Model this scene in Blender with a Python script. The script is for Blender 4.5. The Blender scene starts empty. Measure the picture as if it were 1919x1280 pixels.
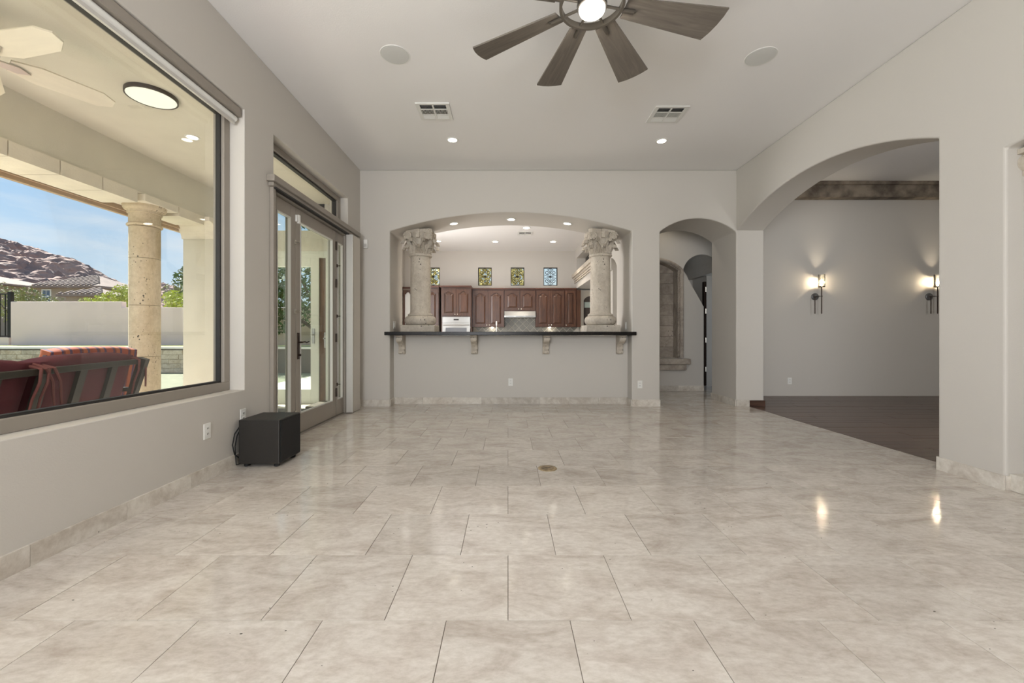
import bpy, bmesh, math, random
from mathutils import Vector, Matrix
random.seed(7)
PI = math.pi
scene = bpy.context.scene
COL = scene.collection

# ------------------------------------------------------------------ camera
FPX = 781.0
CAM_H = 1.055
cam_d = bpy.data.cameras.new('camera')
cam_d.sensor_width = 36.0
cam_d.lens = FPX / 1919.0 * 36.0
cam_d.shift_x = (959.5 - 952.0) / 1919.0
cam_d.shift_y = -(640.0 - 628.0) / 1919.0
cam_d.clip_start = 0.05
cam_d.clip_end = 2000
cam = bpy.data.objects.new('camera', cam_d)
COL.objects.link(cam)
cam.location = (0, 0, CAM_H)
cam.rotation_euler = (PI / 2, 0, 0)
scene.camera = cam

# ------------------------------------------------------------------ exposure
vs = scene.view_settings
vs.view_transform = 'Standard'
vs.look = 'None'
vs.exposure = 0.22
vs.gamma = 1.0
vs.use_curve_mapping = False
scene.cycles.max_bounces = 5
scene.cycles.diffuse_bounces = 4
scene.cycles.glossy_bounces = 3
scene.cycles.transparent_max_bounces = 10
scene.cycles.sample_clamp_indirect = 6.0
scene.cycles.adaptive_threshold = 0.04
scene.cycles.light_sampling_threshold = 0.03
scene.cycles.caustics_reflective = False
scene.cycles.caustics_refractive = False

# ------------------------------------------------------------------ sky
SKY_STRENGTH = 0.85
world = bpy.data.worlds.new('sky')
scene.world = world
world.use_nodes = True
wn, wl = world.node_tree.nodes, world.node_tree.links
wn.clear()
w_out = wn.new('ShaderNodeOutputWorld')
w_bg = wn.new('ShaderNodeBackground')
w_bg.inputs['Strength'].default_value = SKY_STRENGTH
w_tc = wn.new('ShaderNodeTexCoord')
w_sep = wn.new('ShaderNodeSeparateXYZ')
w_ramp = wn.new('ShaderNodeValToRGB')
cr = w_ramp.color_ramp
cr.elements[0].position = 0.0
cr.elements[0].color = (0.74, 0.85, 0.96, 1)
cr.elements[1].position = 0.75
cr.elements[1].color = (0.25, 0.47, 0.86, 1)
e = cr.elements.new(0.10); e.color = (0.64, 0.81, 0.97, 1)
e = cr.elements.new(0.28); e.color = (0.40, 0.64, 0.95, 1)
w_map = wn.new('ShaderNodeMapping')
w_map.inputs['Scale'].default_value = (1.6, 1.6, 6.0)
w_noise = wn.new('ShaderNodeTexNoise')
w_noise.inputs['Scale'].default_value = 2.3
w_noise.inputs['Detail'].default_value = 5
w_noise.inputs['Roughness'].default_value = 0.55
w_cr = wn.new('ShaderNodeValToRGB')
w_cr.color_ramp.elements[0].position = 0.47
w_cr.color_ramp.elements[0].color = (0, 0, 0, 1)
w_cr.color_ramp.elements[1].position = 0.72
w_cr.color_ramp.elements[1].color = (0.8, 0.8, 0.8, 1)
w_mix = wn.new('ShaderNodeMixRGB')
w_mix.inputs[2].default_value = (0.93, 0.95, 0.98, 1)
wl.new(w_tc.outputs['Generated'], w_sep.inputs[0])
wl.new(w_sep.outputs['Z'], w_ramp.inputs[0])
wl.new(w_tc.outputs['Generated'], w_map.inputs[0])
wl.new(w_map.outputs[0], w_noise.inputs['Vector'])
wl.new(w_noise.outputs['Fac'], w_cr.inputs[0])
wl.new(w_cr.outputs[0], w_mix.inputs[0])
wl.new(w_ramp.outputs[0], w_mix.inputs[1])
wl.new(w_mix.outputs[0], w_bg.inputs['Color'])
wl.new(w_bg.outputs[0], w_out.inputs[0])

# ------------------------------------------------------------------ sun and large lights
SUN = 14.0
ld = bpy.data.lights.new('sun', 'SUN')
ld.energy = SUN
ld.angle = 0.009
ld.color = (1.0, 0.97, 0.92)
sun = bpy.data.objects.new('sun', ld)
COL.objects.link(sun)
# the sun stands high over the far left of the garden
sun.rotation_euler = Vector((0.72, -0.40, -0.85)).to_track_quat('-Z', 'Y').to_euler()


def area(name, loc, direction, sx, sy, watts, color=(1, 1, 1)):
    d = bpy.data.lights.new(name, 'AREA')
    d.shape = 'RECTANGLE'
    d.size, d.size_y = sx, sy
    d.energy = watts
    d.color = color
    o = bpy.data.objects.new(name, d)
    COL.objects.link(o)
    o.location = loc
    o.rotation_euler = Vector(direction).to_track_quat('-Z', 'Y').to_euler()
    return o


# fill lights in unseen windows added behind the camera (window_2 in the left wall, window_3 in the rear wall)
area('added_fill_left', (-2.36, -1.45, 1.75), (1, 0.45, 0.42), 2.1, 2.2, 60, (0.95, 0.97, 1.0))
area('added_fill_rear', (-1.0, -3.05, 1.75), (0.25, 1, 0.9), 1.8, 2.3, 255, (0.95, 0.97, 1.0))
# added fill light brightening the kitchen from an unseen opening in its left wall
area('added_fill_kitchen', (-3.09, 8.5, 1.75), (1, 0.25, -0.15), 1.9, 1.6, 120, (0.98, 0.98, 1.0))

# added fill light for the next room, at an unseen opening made in its rear wall
area('added_fill_dining', (4.7, 0.47, 1.9), (0.0, 1, 0.05), 1.3, 1.8, 68, (0.99, 0.98, 0.96))

ROOM_LAMP = 5.0      # watts of each recessed room light
FAN_LAMP = 4.0
KITCHEN_LAMP = 95.0
SOFFIT_LAMP = 9.0
SCONCE_LAMP = 38.0
PATIO_LAMP = 30.0


# ------------------------------------------------------------------ materials
def lin(c):
    out = []
    for v in c[:3]:
        v = v / 255.0
        out.append(v / 12.92 if v <= 0.04045 else ((v + 0.055) / 1.055) ** 2.4)
    return tuple(out) + (1.0,)


MATS = {}


def new_mat(name):
    m = bpy.data.materials.new(name)
    m.use_nodes = True
    nt = m.node_tree
    return m, nt, nt.nodes['Principled BSDF']


def N(nt, kind, **kw):
    n = nt.nodes.new(kind)
    for k, v in kw.items():
        n.inputs[k].default_value = v
    return n


def pbr(name, col, rough=0.5, metal=0.0, var=0.0, scale=4.0, bump=0.0, bscale=60.0, coat=0.0, spec=0.5,
        stretch=(1, 1, 1), col2=None, detail=5.0, sharp=(0.35, 0.65), bdist=0.01):
    m, nt, b = new_mat(name)
    MATS[name] = m
    b.inputs['Roughness'].default_value = rough
    b.inputs['Metallic'].default_value = metal
    b.inputs['Coat Weight'].default_value = coat
    b.inputs['Specular IOR Level'].default_value = spec
    c = lin(col)
    b.inputs['Base Color'].default_value = c
    if var or col2 or bump:
        tc = nt.nodes.new('ShaderNodeTexCoord')
        mp = nt.nodes.new('ShaderNodeMapping')
        mp.inputs['Scale'].default_value = stretch
        nt.links.new(tc.outputs['Object'], mp.inputs[0])
    if var or col2:
        nz = N(nt, 'ShaderNodeTexNoise', Scale=scale, Detail=detail)
        nt.links.new(mp.outputs[0], nz.inputs['Vector'])
        rp = nt.nodes.new('ShaderNodeValToRGB')
        rp.color_ramp.elements[0].position = sharp[0]
        rp.color_ramp.elements[1].position = sharp[1]
        if col2:
            rp.color_ramp.elements[0].color = c
            rp.color_ramp.elements[1].color = lin(col2)
        else:
            rp.color_ramp.elements[0].color = tuple(v * (1 - var) for v in c[:3]) + (1,)
            rp.color_ramp.elements[1].color = tuple(min(1, v * (1 + var)) for v in c[:3]) + (1,)
        nt.links.new(nz.outputs['Fac'], rp.inputs[0])
        nt.links.new(rp.outputs[0], b.inputs['Base Color'])
    if bump:
        nb = N(nt, 'ShaderNodeTexNoise', Scale=bscale, Detail=2.0)
        nt.links.new(mp.outputs[0], nb.inputs['Vector'])
        bp = N(nt, 'ShaderNodeBump', Strength=bump, Distance=bdist)
        nt.links.new(nb.outputs['Fac'], bp.inputs['Height'])
        nt.links.new(bp.outputs[0], b.inputs['Normal'])
    return m


def emit(name, col, strength):
    m, nt, b = new_mat(name)
    MATS[name] = m
    b.inputs['Base Color'].default_value = lin(col)
    b.inputs['Emission Color'].default_value = lin(col)
    b.inputs['Emission Strength'].default_value = strength
    return m


def glass(name, tint=(1, 1, 1), refl=1.0, rough=0.0):
    m = bpy.data.materials.new(name)
    m.use_nodes = True
    MATS[name] = m
    nt = m.node_tree
    nt.nodes.clear()
    out = nt.nodes.new('ShaderNodeOutputMaterial')
    mix = nt.nodes.new('ShaderNodeMixShader')
    tr = nt.nodes.new('ShaderNodeBsdfTransparent')
    tr.inputs['Color'].default_value = tuple(tint) + (1,)
    gl = nt.nodes.new('ShaderNodeBsdfGlossy')
    gl.inputs['Roughness'].default_value = rough
    fr = nt.nodes.new('ShaderNodeFresnel')
    fr.inputs['IOR'].default_value = 1.45
    mul = nt.nodes.new('ShaderNodeMath')
    mul.operation = 'MULTIPLY'
    mul.inputs[1].default_value = refl
    nt.links.new(fr.outputs[0], mul.inputs[0])
    nt.links.new(mul.outputs[0], mix.inputs[0])
    nt.links.new(tr.outputs[0], mix.inputs[1])
    nt.links.new(gl.outputs[0], mix.inputs[2])
    nt.links.new(mix.outputs[0], out.inputs[0])
    return m


def stone(name, light, dark, rough, pit=0.0, per_object=True, vein=1.0, bump=0.15, coat=0.0, rnd=0.10, pscale=16.0, pmin=0.40):
    """travertine: cloudy beige with drawn-out veins and small pits; every piece takes its own patch of the rock"""
    m, nt, b = new_mat(name)
    MATS[name] = m
    L = nt.links.new
    tc = nt.nodes.new('ShaderNodeTexCoord')
    oi = nt.nodes.new('ShaderNodeObjectInfo')
    mp = nt.nodes.new('ShaderNodeMapping')
    L(tc.outputs['Object'], mp.inputs[0])
    if per_object:
        mu = nt.nodes.new('ShaderNodeMath'); mu.operation = 'MULTIPLY'; mu.inputs[1].default_value = 83.0
        L(oi.outputs['Random'], mu.inputs[0])
        cx = nt.nodes.new('ShaderNodeCombineXYZ')
        L(mu.outputs[0], cx.inputs[0]); L(mu.outputs[0], cx.inputs[1])
        L(cx.outputs[0], mp.inputs['Location'])
    mp.inputs['Scale'].default_value = (1.0, 1.9, 1.0)
    n1 = N(nt, 'ShaderNodeTexNoise', Scale=3.2, Detail=6.0, Roughness=0.66, Distortion=0.9)
    L(mp.outputs[0], n1.inputs['Vector'])
    rp = nt.nodes.new('ShaderNodeValToRGB')
    rp.color_ramp.elements[0].position = 0.30
    rp.color_ramp.elements[0].color = lin(dark)
    rp.color_ramp.elements[1].position = 0.58
    rp.color_ramp.elements[1].color = lin(light)
    L(n1.outputs['Fac'], rp.inputs[0])
    n2 = N(nt, 'ShaderNodeTexNoise', Scale=22.0, Detail=4.0, Roughness=0.7)
    L(mp.outputs[0], n2.inputs['Vector'])
    r2 = nt.nodes.new('ShaderNodeValToRGB')
    r2.color_ramp.elements[0].position = 0.3
    r2.color_ramp.elements[0].color = (0.84, 0.82, 0.79, 1)
    r2.color_ramp.elements[1].position = 0.62
    r2.color_ramp.elements[1].color = (1.03, 1.03, 1.03, 1)
    L(n2.outputs['Fac'], r2.inputs[0])
    mx = nt.nodes.new('ShaderNodeMixRGB'); mx.blend_type = 'MULTIPLY'; mx.inputs[0].default_value = vein
    L(rp.outputs[0], mx.inputs[1]); L(r2.outputs[0], mx.inputs[2])
    last = mx
    # piece to piece tone
    mr = nt.nodes.new('ShaderNodeMapRange')
    mr.inputs['To Min'].default_value = 1.0 - rnd
    mr.inputs['To Max'].default_value = 1.0 + rnd * 0.5
    L(oi.outputs['Random'], mr.inputs['Value'])
    mx2 = nt.nodes.new('ShaderNodeMixRGB'); mx2.blend_type = 'MULTIPLY'; mx2.inputs[0].default_value = 1.0
    L(last.outputs[0], mx2.inputs[1]); L(mr.outputs[0], mx2.inputs[2])
    last = mx2
    if pit:
        vo = N(nt, 'ShaderNodeTexVoronoi', Scale=pscale, Randomness=1.0)
        L(mp.outputs[0], vo.inputs['Vector'])
        n3 = N(nt, 'ShaderNodeTexNoise', Scale=3.2, Detail=2.0)
        L(mp.outputs[0], n3.inputs['Vector'])
        th = nt.nodes.new('ShaderNodeMapRange')
        th.inputs['From Min'].default_value = pmin
        th.inputs['From Max'].default_value = 0.80
        th.inputs['To Min'].default_value = 0.0
        th.inputs['To Max'].default_value = pit
        L(n3.outputs['Fac'], th.inputs['Value'])
        lt = nt.nodes.new('ShaderNodeMath'); lt.operation = 'LESS_THAN'
        L(vo.outputs['Distance'], lt.inputs[0]); L(th.outputs[0], lt.inputs[1])
        mx3 = nt.nodes.new('ShaderNodeMixRGB')
        mx3.inputs[2].default_value = lin(tuple(v * 0.42 for v in dark))
        L(lt.outputs[0], mx3.inputs[0]); L(last.outputs[0], mx3.inputs[1])
        last = mx3
    L(last.outputs[0], b.inputs['Base Color'])
    b.inputs['Roughness'].default_value = rough
    b.inputs['Coat Weight'].default_value = coat
    b.inputs['Coat Roughness'].default_value = 0.06
    if bump:
        bp = N(nt, 'ShaderNodeBump', Strength=bump, Distance=0.004)
        L(n2.outputs['Fac'], bp.inputs['Height'])
        L(bp.outputs[0], b.inputs['Normal'])
    return m


def wood(name, dark, light, rough=0.35, axis='X', scale=3.0, rnd=0.15):
    m, nt, b = new_mat(name)
    MATS[name] = m
    L = nt.links.new
    tc = nt.nodes.new('ShaderNodeTexCoord')
    oi = nt.nodes.new('ShaderNodeObjectInfo')
    mp = nt.nodes.new('ShaderNodeMapping')
    s = {'X': (1.2, 14, 14), 'Y': (14, 1.2, 14), 'Z': (14, 14, 1.2)}[axis]
    mp.inputs['Scale'].default_value = s
    L(tc.outputs['Object'], mp.inputs[0])
    mu = nt.nodes.new('ShaderNodeMath'); mu.operation = 'MULTIPLY'; mu.inputs[1].default_value = 51.0
    L(oi.outputs['Random'], mu.inputs[0])
    cx = nt.nodes.new('ShaderNodeCombineXYZ')
    for i in range(3):
        L(mu.outputs[0], cx.inputs[i])
    L(cx.outputs[0], mp.inputs['Location'])
    n1 = N(nt, 'ShaderNodeTexNoise', Scale=scale, Detail=7.0, Roughness=0.6, Distortion=0.8)
    L(mp.outputs[0], n1.inputs['Vector'])
    rp = nt.nodes.new('ShaderNodeValToRGB')
    rp.color_ramp.elements[0].position = 0.3
    rp.color_ramp.elements[0].color = lin(dark)
    rp.color_ramp.elements[1].position = 0.7
    rp.color_ramp.elements[1].color = lin(light)
    L(n1.outputs['Fac'], rp.inputs[0])
    mr = nt.nodes.new('ShaderNodeMapRange')
    mr.inputs['To Min'].default_value = 1.0 - rnd
    mr.inputs['To Max'].default_value = 1.0 + rnd
    L(oi.outputs['Random'], mr.inputs['Value'])
    mx2 = nt.nodes.new('ShaderNodeMixRGB'); mx2.blend_type = 'MULTIPLY'; mx2.inputs[0].default_value = 1.0
    L(rp.outputs[0], mx2.inputs[1]); L(mr.outputs[0], mx2.inputs[2])
    L(mx2.outputs[0], b.inputs['Base Color'])
    b.inputs['Roughness'].default_value = rough
    return m


WALL = pbr('wall_paint', (201, 196, 188), 0.62, bump=0.06, bscale=140)
CEIL = pbr('ceiling_paint', (238, 236, 234), 0.75, bump=0.08, bscale=90)
STUCCO = pbr('cream_stucco', (218, 212, 196), 0.85, var=0.03, scale=3, bump=0.15, bscale=120)
TILE = stone('polished_travertine', (213, 206, 197), (186, 175, 164), 0.10, pit=0.13, pmin=0.46, coat=0.0, bump=0.03, rnd=0.06)
BASE = stone('honed_travertine', (218, 212, 202), (184, 173, 160), 0.42, pit=0.10, bump=0.15, rnd=0.16)
GROUT = pbr('grout', (104, 94, 83), 0.9)
CANTERA = stone('carved_stone', (206, 197, 183), (184, 174, 160), 0.8, pit=0.34, per_object=False, bump=0.7, rnd=0.0, pscale=20.0, pmin=0.36)
NICHE_ST = stone('niche_stone', (184, 174, 162), (140, 130, 120), 0.85, pit=0.20, bump=0.5)
PATIO_ST = stone('patio_column_stone', (214, 198, 170), (196, 178, 150), 0.85, pit=0.34, per_object=False, bump=0.5, rnd=0.0, pscale=22.0, pmin=0.36)
LINTEL = pbr('lintel_stone', (232, 224, 208), 0.85, var=0.05, scale=6, bump=0.2)
PLANK = wood('dark_wood_floor', (62, 44, 36), (98, 74, 62), 0.28, 'X', 3.0, 0.14)
CAB = wood('walnut_cabinet', (52, 31, 21), (90, 58, 40), 0.35, 'Z', 2.4, 0.10)
CABX = wood('walnut_cabinet_crown', (58, 30, 20), (92, 54, 36), 0.35, 'X', 2.4, 0.05)
FANWOOD = wood('weathered_blade_wood', (94, 87, 79), (120, 112, 102), 0.6, 'X', 2.2, 0.05)
FANMETAL = pbr('aged_bronze', (92, 86, 78), 0.4, 0.6)
FRAME = pbr('taupe_aluminium', (150, 142, 132), 0.45, 0.0, var=0.02)
FRAME_D = pbr('dark_gasket', (46, 44, 42), 0.6)
FRAME_L = pbr('pale_aluminium', (205, 202, 196), 0.35, 0.2)
WHITE = pbr('white_plastic', (232, 231, 226), 0.4)
WHITE_M = pbr('white_metal', (226, 225, 220), 0.45)
GRILLE = pbr('speaker_grille', (214, 214, 210), 0.8, bump=0.3, bscale=400)
DARK = pbr('dark_void', (26, 25, 24), 0.9)
BLACK = pbr('black_laminate', (34, 31, 28), 0.45, var=0.05, scale=20)
RUBBER = pbr('black_rubber', (20, 20, 20), 0.7)
GRANITE = pbr('black_granite', (14, 12, 11), 0.3, spec=0.25, col2=(58, 46, 36), scale=60, detail=8, sharp=(0.52, 0.8))
STEEL = pbr('stainless_steel', (160, 160, 158), 0.28, 0.9, bump=0.02, bscale=300, stretch=(1, 1, 30))
BRONZE = pbr('oiled_bronze', (58, 44, 36), 0.4, 0.7)
NICKEL = pbr('satin_nickel', (196, 190, 180), 0.3, 0.9)
IRON = pbr('wrought_iron', (38, 33, 30), 0.6, 0.4)
GLASS = glass('window_glass', (0.99, 1.0, 0.99), 0.14)
GLASS_D = glass('door_glass', (0.94, 0.98, 0.95), 0.25)
ART_GLASS = glass('art_glass', (1.0, 0.99, 0.93), 0.4)
CRYSTAL = glass('crystal_glass', (0.97, 0.96, 0.93), 1.6, 0.05)
LAMP = emit('lamp_glow', (255, 246, 228), 9.0)
BULB = emit('sconce_bulb', (255, 226, 178), 26.0)
GLOBE = emit('fan_globe', (255, 250, 238), 3.5)
SLATE = stone('slate_backsplash', (150, 148, 138), (112, 110, 103), 0.35, per_object=True, bump=0.1, rnd=0.22)
PALEGROUT = pbr('pale_grout', (206, 200, 188), 0.9)
CUSH = pbr('maroon_canvas', (98, 40, 50), 0.9, var=0.12, scale=3, bump=0.2, bscale=200)
SOFAMETAL = pbr('dark_green_metal', (54, 48, 40), 0.5, 0.2)
STRAP = pbr('brown_tie_cloth', (116, 64, 60), 0.9)
FANWHITE = pbr('cream_fan_blade', (226, 216, 196), 0.55, var=0.03, scale=4, stretch=(1, 8, 1))
LAWN = pbr('lawn', (132, 138, 84), 0.95, var=0.18, scale=8, bump=0.6, bscale=90)
GARDENW = pbr('garden_wall_stucco', (234, 208, 200), 0.9, var=0.03, scale=0.8, bump=0.1)
PAVER = stone('patio_paving', (226, 220, 210), (200, 192, 180), 0.6, per_object=True, bump=0.2)
VENEER = stone('stone_veneer', (218, 202, 176), (170, 146, 114), 0.85, pit=0.1, bump=0.4, rnd=0.2)
DESERT = pbr('desert_ground', (120, 106, 90), 0.95, var=0.15, scale=0.2, bump=0.3)
ROOFT = pbr('roof_tile', (132, 116, 106), 0.9, var=0.12, scale=1.5)
HOUSEW = pbr('house_stucco', (160, 146, 126), 0.9, var=0.03)
ROCK = pbr('hill_rock', (152, 124, 112), 0.95, scale=0.11, detail=12, col2=(122, 102, 96), bump=0.8, bscale=0.22, bdist=4.0, sharp=(0.42, 0.60))
LEAF_Y = pbr('yellow_green_leaf', (168, 178, 66), 0.7, var=0.25, scale=2.0)
LEAF_G = pbr('green_leaf', (72, 98, 48), 0.7, var=0.3, scale=2.0)
LEAF_P = pbr('pale_yellow_leaf', (196, 184, 124), 0.7, var=0.2, scale=2.0)
LEAF_D = pbr('olive_leaf', (134, 136, 92), 0.75, var=0.3, scale=2.0)
BARK = pbr('bark', (96, 78, 62), 0.9, var=0.15, scale=9)
DOORWOOD = wood('brown_door_wood', (84, 60, 44), (122, 92, 68), 0.45, 'Z', 2.2, 0.05)
OUTWHITE = pbr('white_door_paint', (226, 226, 214), 0.5)


def stripes(name, cols, width):
    m, nt, b = new_mat(name)
    MATS[name] = m
    tc = nt.nodes.new('ShaderNodeTexCoord')
    sp = nt.nodes.new('ShaderNodeSeparateXYZ')
    nt.links.new(tc.outputs['Object'], sp.inputs[0])
    mu = nt.nodes.new('ShaderNodeMath'); mu.operation = 'MULTIPLY'; mu.inputs[1].default_value = 1.0 / width
    nt.links.new(sp.outputs['Y'], mu.inputs[0])
    fr = nt.nodes.new('ShaderNodeMath'); fr.operation = 'FRACT'
    nt.links.new(mu.outputs[0], fr.inputs[0])
    rp = nt.nodes.new('ShaderNodeValToRGB')
    rp.color_ramp.interpolation = 'CONSTANT'
    rp.color_ramp.elements[0].color = lin(cols[0][1])
    rp.color_ramp.elements[1].position = cols[1][0]
    rp.color_ramp.elements[1].color = lin(cols[1][1])
    for p, c in cols[2:]:
        el = rp.color_ramp.elements.new(p)
        el.color = lin(c)
    nt.links.new(fr.outputs[0], rp.inputs[0])
    nt.links.new(rp.outputs[0], b.inputs['Base Color'])
    b.inputs['Roughness'].default_value = 0.9
    return m


STRIPED = stripes('orange_striped_canvas', [(0, (140, 66, 46)), (0.42, (66, 48, 78)), (0.56, (150, 82, 52)), (0.8, (98, 44, 42)), (0.9, (60, 44, 74))], 0.13)
CUSHTOP = stripes('maroon_striped_canvas', [(0, (126, 54, 70)), (0.5, (116, 66, 96)), (0.6, (150, 78, 74)), (0.85, (112, 50, 66))], 0.3)


# ------------------------------------------------------------------ mesh helpers
class MB:
    def __init__(self):
        self.v, self.f = [], []

    def add(self, vs_, fs):
        o = len(self.v)
        self.v += [tuple(p) for p in vs_]
        self.f += [tuple(i + o for i in f) for f in fs]
        return self

    def box(self, x0, x1, y0, y1, z0, z1):
        return self.add([(x0, y0, z0), (x1, y0, z0), (x1, y1, z0), (x0, y1, z0), (x0, y0, z1), (x1, y0, z1), (x1, y1, z1), (x0, y1, z1)],
                        [(0, 3, 2, 1), (4, 5, 6, 7), (0, 1, 5, 4), (1, 2, 6, 5), (2, 3, 7, 6), (3, 0, 4, 7)])

    def cbox(self, x0, x1, y0, y1, z0, z1, c):
        """box with its top edges chamfered"""
        return self.add([(x0, y0, z0), (x1, y0, z0), (x1, y1, z0), (x0, y1, z0),
                         (x0, y0, z1 - c), (x1, y0, z1 - c), (x1, y1, z1 - c), (x0, y1, z1 - c),
                         (x0 + c, y0 + c, z1), (x1 - c, y0 + c, z1), (x1 - c, y1 - c, z1), (x0 + c, y1 - c, z1)],
                        [(0, 3, 2, 1), (8, 9, 10, 11)] + [(i, (i + 1) % 4, (i + 1) % 4 + 4, i + 4) for i in range(4)] +
                        [(i + 4, (i + 1) % 4 + 4, (i + 1) % 4 + 8, i + 8) for i in range(4)])

    def prism(self, poly, plane, w0, w1):
        def p3(u, v, w):
            return {'XZ': (u, w, v), 'YZ': (w, u, v), 'XY': (u, v, w)}[plane]
        n = len(poly)
        vs_ = [p3(u, v, w0) for u, v in poly] + [p3(u, v, w1) for u, v in poly]
        fs = [tuple(range(n)), tuple(range(2 * n - 1, n - 1, -1))] + [(i, (i + 1) % n, (i + 1) % n + n, i + n) for i in range(n)]
        return self.add(vs_, fs)

    def lathe(self, prof, cx=0, cy=0, cz=0, seg=32, axis='Z'):
        vs_, fs = [], []
        for r, z in prof:
            for k in range(seg):
                a = 2 * PI * k / seg
                u, v = r * math.cos(a), r * math.sin(a)
                vs_.append({'Z': (cx + u, cy + v, cz + z), 'Y': (cx + u, cy + z, cz + v), 'X': (cx + z, cy + u, cz + v)}[axis])
        m = len(prof)
        for j in range(m - 1):
            for k in range(seg):
                fs.append((j * seg + k, j * seg + (k + 1) % seg, (j + 1) * seg + (k + 1) % seg, (j + 1) * seg + k))
        fs.append(tuple(range(seg)))
        fs.append(tuple(range((m - 1) * seg, m * seg)))
        return self.add(vs_, fs)

    def cyl(self, p0, p1, r, seg=12, r1=None):
        return self.tube([p0, p1], [r, r if r1 is None else r1], seg)

    def tube(self, pts, r, seg=8):
        pts = [Vector(p) for p in pts]
        n = len(pts)
        rs = r if isinstance(r, (list, tuple)) else [r] * n
        vs_, fs = [], []
        prev = None
        for i, p in enumerate(pts):
            t = (pts[min(i + 1, n - 1)] - pts[max(i - 1, 0)]).normalized()
            if prev is None:
                a = Vector((0, 0, 1)) if abs(t.z) < 0.9 else Vector((1, 0, 0))
                u = t.cross(a).normalized()
            else:
                u = (prev - t * prev.dot(t)).normalized()
            prev = u
            w = t.cross(u)
            for k in range(seg):
                a = 2 * PI * k / seg
                vs_.append(p + (u * math.cos(a) + w * math.sin(a)) * rs[i])
        for i in range(n - 1):
            for k in range(seg):
                fs.append((i * seg + k, i * seg + (k + 1) % seg, (i + 1) * seg + (k + 1) % seg, (i + 1) * seg + k))
        fs.append(tuple(range(seg)))
        fs.append(tuple(range((n - 1) * seg, n * seg)))
        return self.add(vs_, fs)

    def ring(self, cx, cy, cz, R, r, seg=40, s2=10, axis='Z'):
        vs_, fs = [], []
        for i in range(seg):
            a = 2 * PI * i / seg
            for k in range(s2):
                b = 2 * PI * k / s2
                q = R + r * math.cos(b)
                u, v, w = q * math.cos(a), q * math.sin(a), r * math.sin(b)
                vs_.append({'Z': (cx + u, cy + v, cz + w), 'Y': (cx + u, cy + w, cz + v), 'X': (cx + w, cy + u, cz + v)}[axis])
        for i in range(seg):
            for k in range(s2):
                fs.append((i * s2 + k, ((i + 1) % seg) * s2 + k, ((i + 1) % seg) * s2 + (k + 1) % s2, i * s2 + (k + 1) % s2))
        return self.add(vs_, fs)

    def grid(self, P, close=False):
        """surface through rows of points"""
        vs_ = [p for row in P for p in row]
        m = len(P[0])
        fs = [(j * m + i, j * m + i + 1, (j + 1) * m + i + 1, (j + 1) * m + i) for j in range(len(P) - 1) for i in range(m - 1)]
        return self.add(vs_, fs)

    def xf(self, mat):
        self.v = [tuple(mat @ Vector(p)) for p in self.v]
        return self

    def mesh(self, name, mat, smooth=False, weld=False):
        me = bpy.data.meshes.new(name)
        me.from_pydata(self.v, [], self.f)
        bm = bmesh.new()
        bm.from_mesh(me)
        if weld:
            bmesh.ops.remove_doubles(bm, verts=bm.verts, dist=1e-5)
        bmesh.ops.recalc_face_normals(bm, faces=bm.faces)
        if smooth:
            for f in bm.faces:
                f.smooth = len(f.verts) <= 4
            for ed in bm.edges:
                if len(ed.link_faces) == 2 and ed.calc_face_angle(0) > 0.7:
                    ed.smooth = False
        bm.to_mesh(me)
        bm.free()
        me.materials.append(mat)
        return me

    def build(self, name, mat, parent=None, smooth=False, weld=False, bevel=0.0, bseg=2, label=None):
        o = bpy.data.objects.new(name, self.mesh(name, mat, smooth, weld))
        COL.objects.link(o)
        if parent is not None:
            o.parent = parent
        if bevel:
            md = o.modifiers.new('bevel', 'BEVEL')
            md.width = bevel
            md.segments = bseg
            md.limit_method = 'ANGLE'
            md.angle_limit = 0.6
        if label:
            o['label'] = label
        return o


def B(x0, x1, y0, y1, z0, z1):
    return MB().box(x0, x1, y0, y1, z0, z1)


def tag(o, label, cat, group=None, kind=None):
    o['label'] = label
    o['category'] = cat
    if group:
        o['group'] = group
    if kind:
        o['kind'] = kind
    return o


def thing(name, label, cat, loc=(0, 0, 0), rotz=0.0, group=None, kind=None):
    o = bpy.data.objects.new(name, None)
    o.empty_display_size = 0.1
    COL.objects.link(o)
    o.location = loc
    o.rotation_euler = (0, 0, rotz)
    return tag(o, label, cat, group, kind)


def struct(o, label, cat):
    return tag(o, label, cat, None, 'structure')


def copy_tree(o, parent=None):
    c = o.copy()
    COL.objects.link(c)
    c.parent = parent
    for ch in list(o.children):
        copy_tree(ch, c)
    return c


def piece(name, mesh, parent, loc, rot=None):
    o = bpy.data.objects.new(name, mesh)
    COL.objects.link(o)
    o.parent = parent
    o.location = loc
    if rot:
        o.rotation_euler = rot
    return o


def arch(a0, a1, zs, rise, n=32):
    """points of a segmental arch from (a0, zs) to (a1, zs)"""
    h = abs(a1 - a0) / 2
    R = (h * h + rise * rise) / (2 * rise)
    c = (a0 + a1) / 2
    return [(a0 + (a1 - a0) * i / n, zs + rise - R + math.sqrt(max(0, R * R - (a0 + (a1 - a0) * i / n - c) ** 2))) for i in range(n + 1)]


def arch_z(x, a0, a1, zs, rise):
    h = abs(a1 - a0) / 2
    R = (h * h + rise * rise) / (2 * rise)
    return zs + rise - R + math.sqrt(R * R - (x - (a0 + a1) / 2) ** 2)


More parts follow.
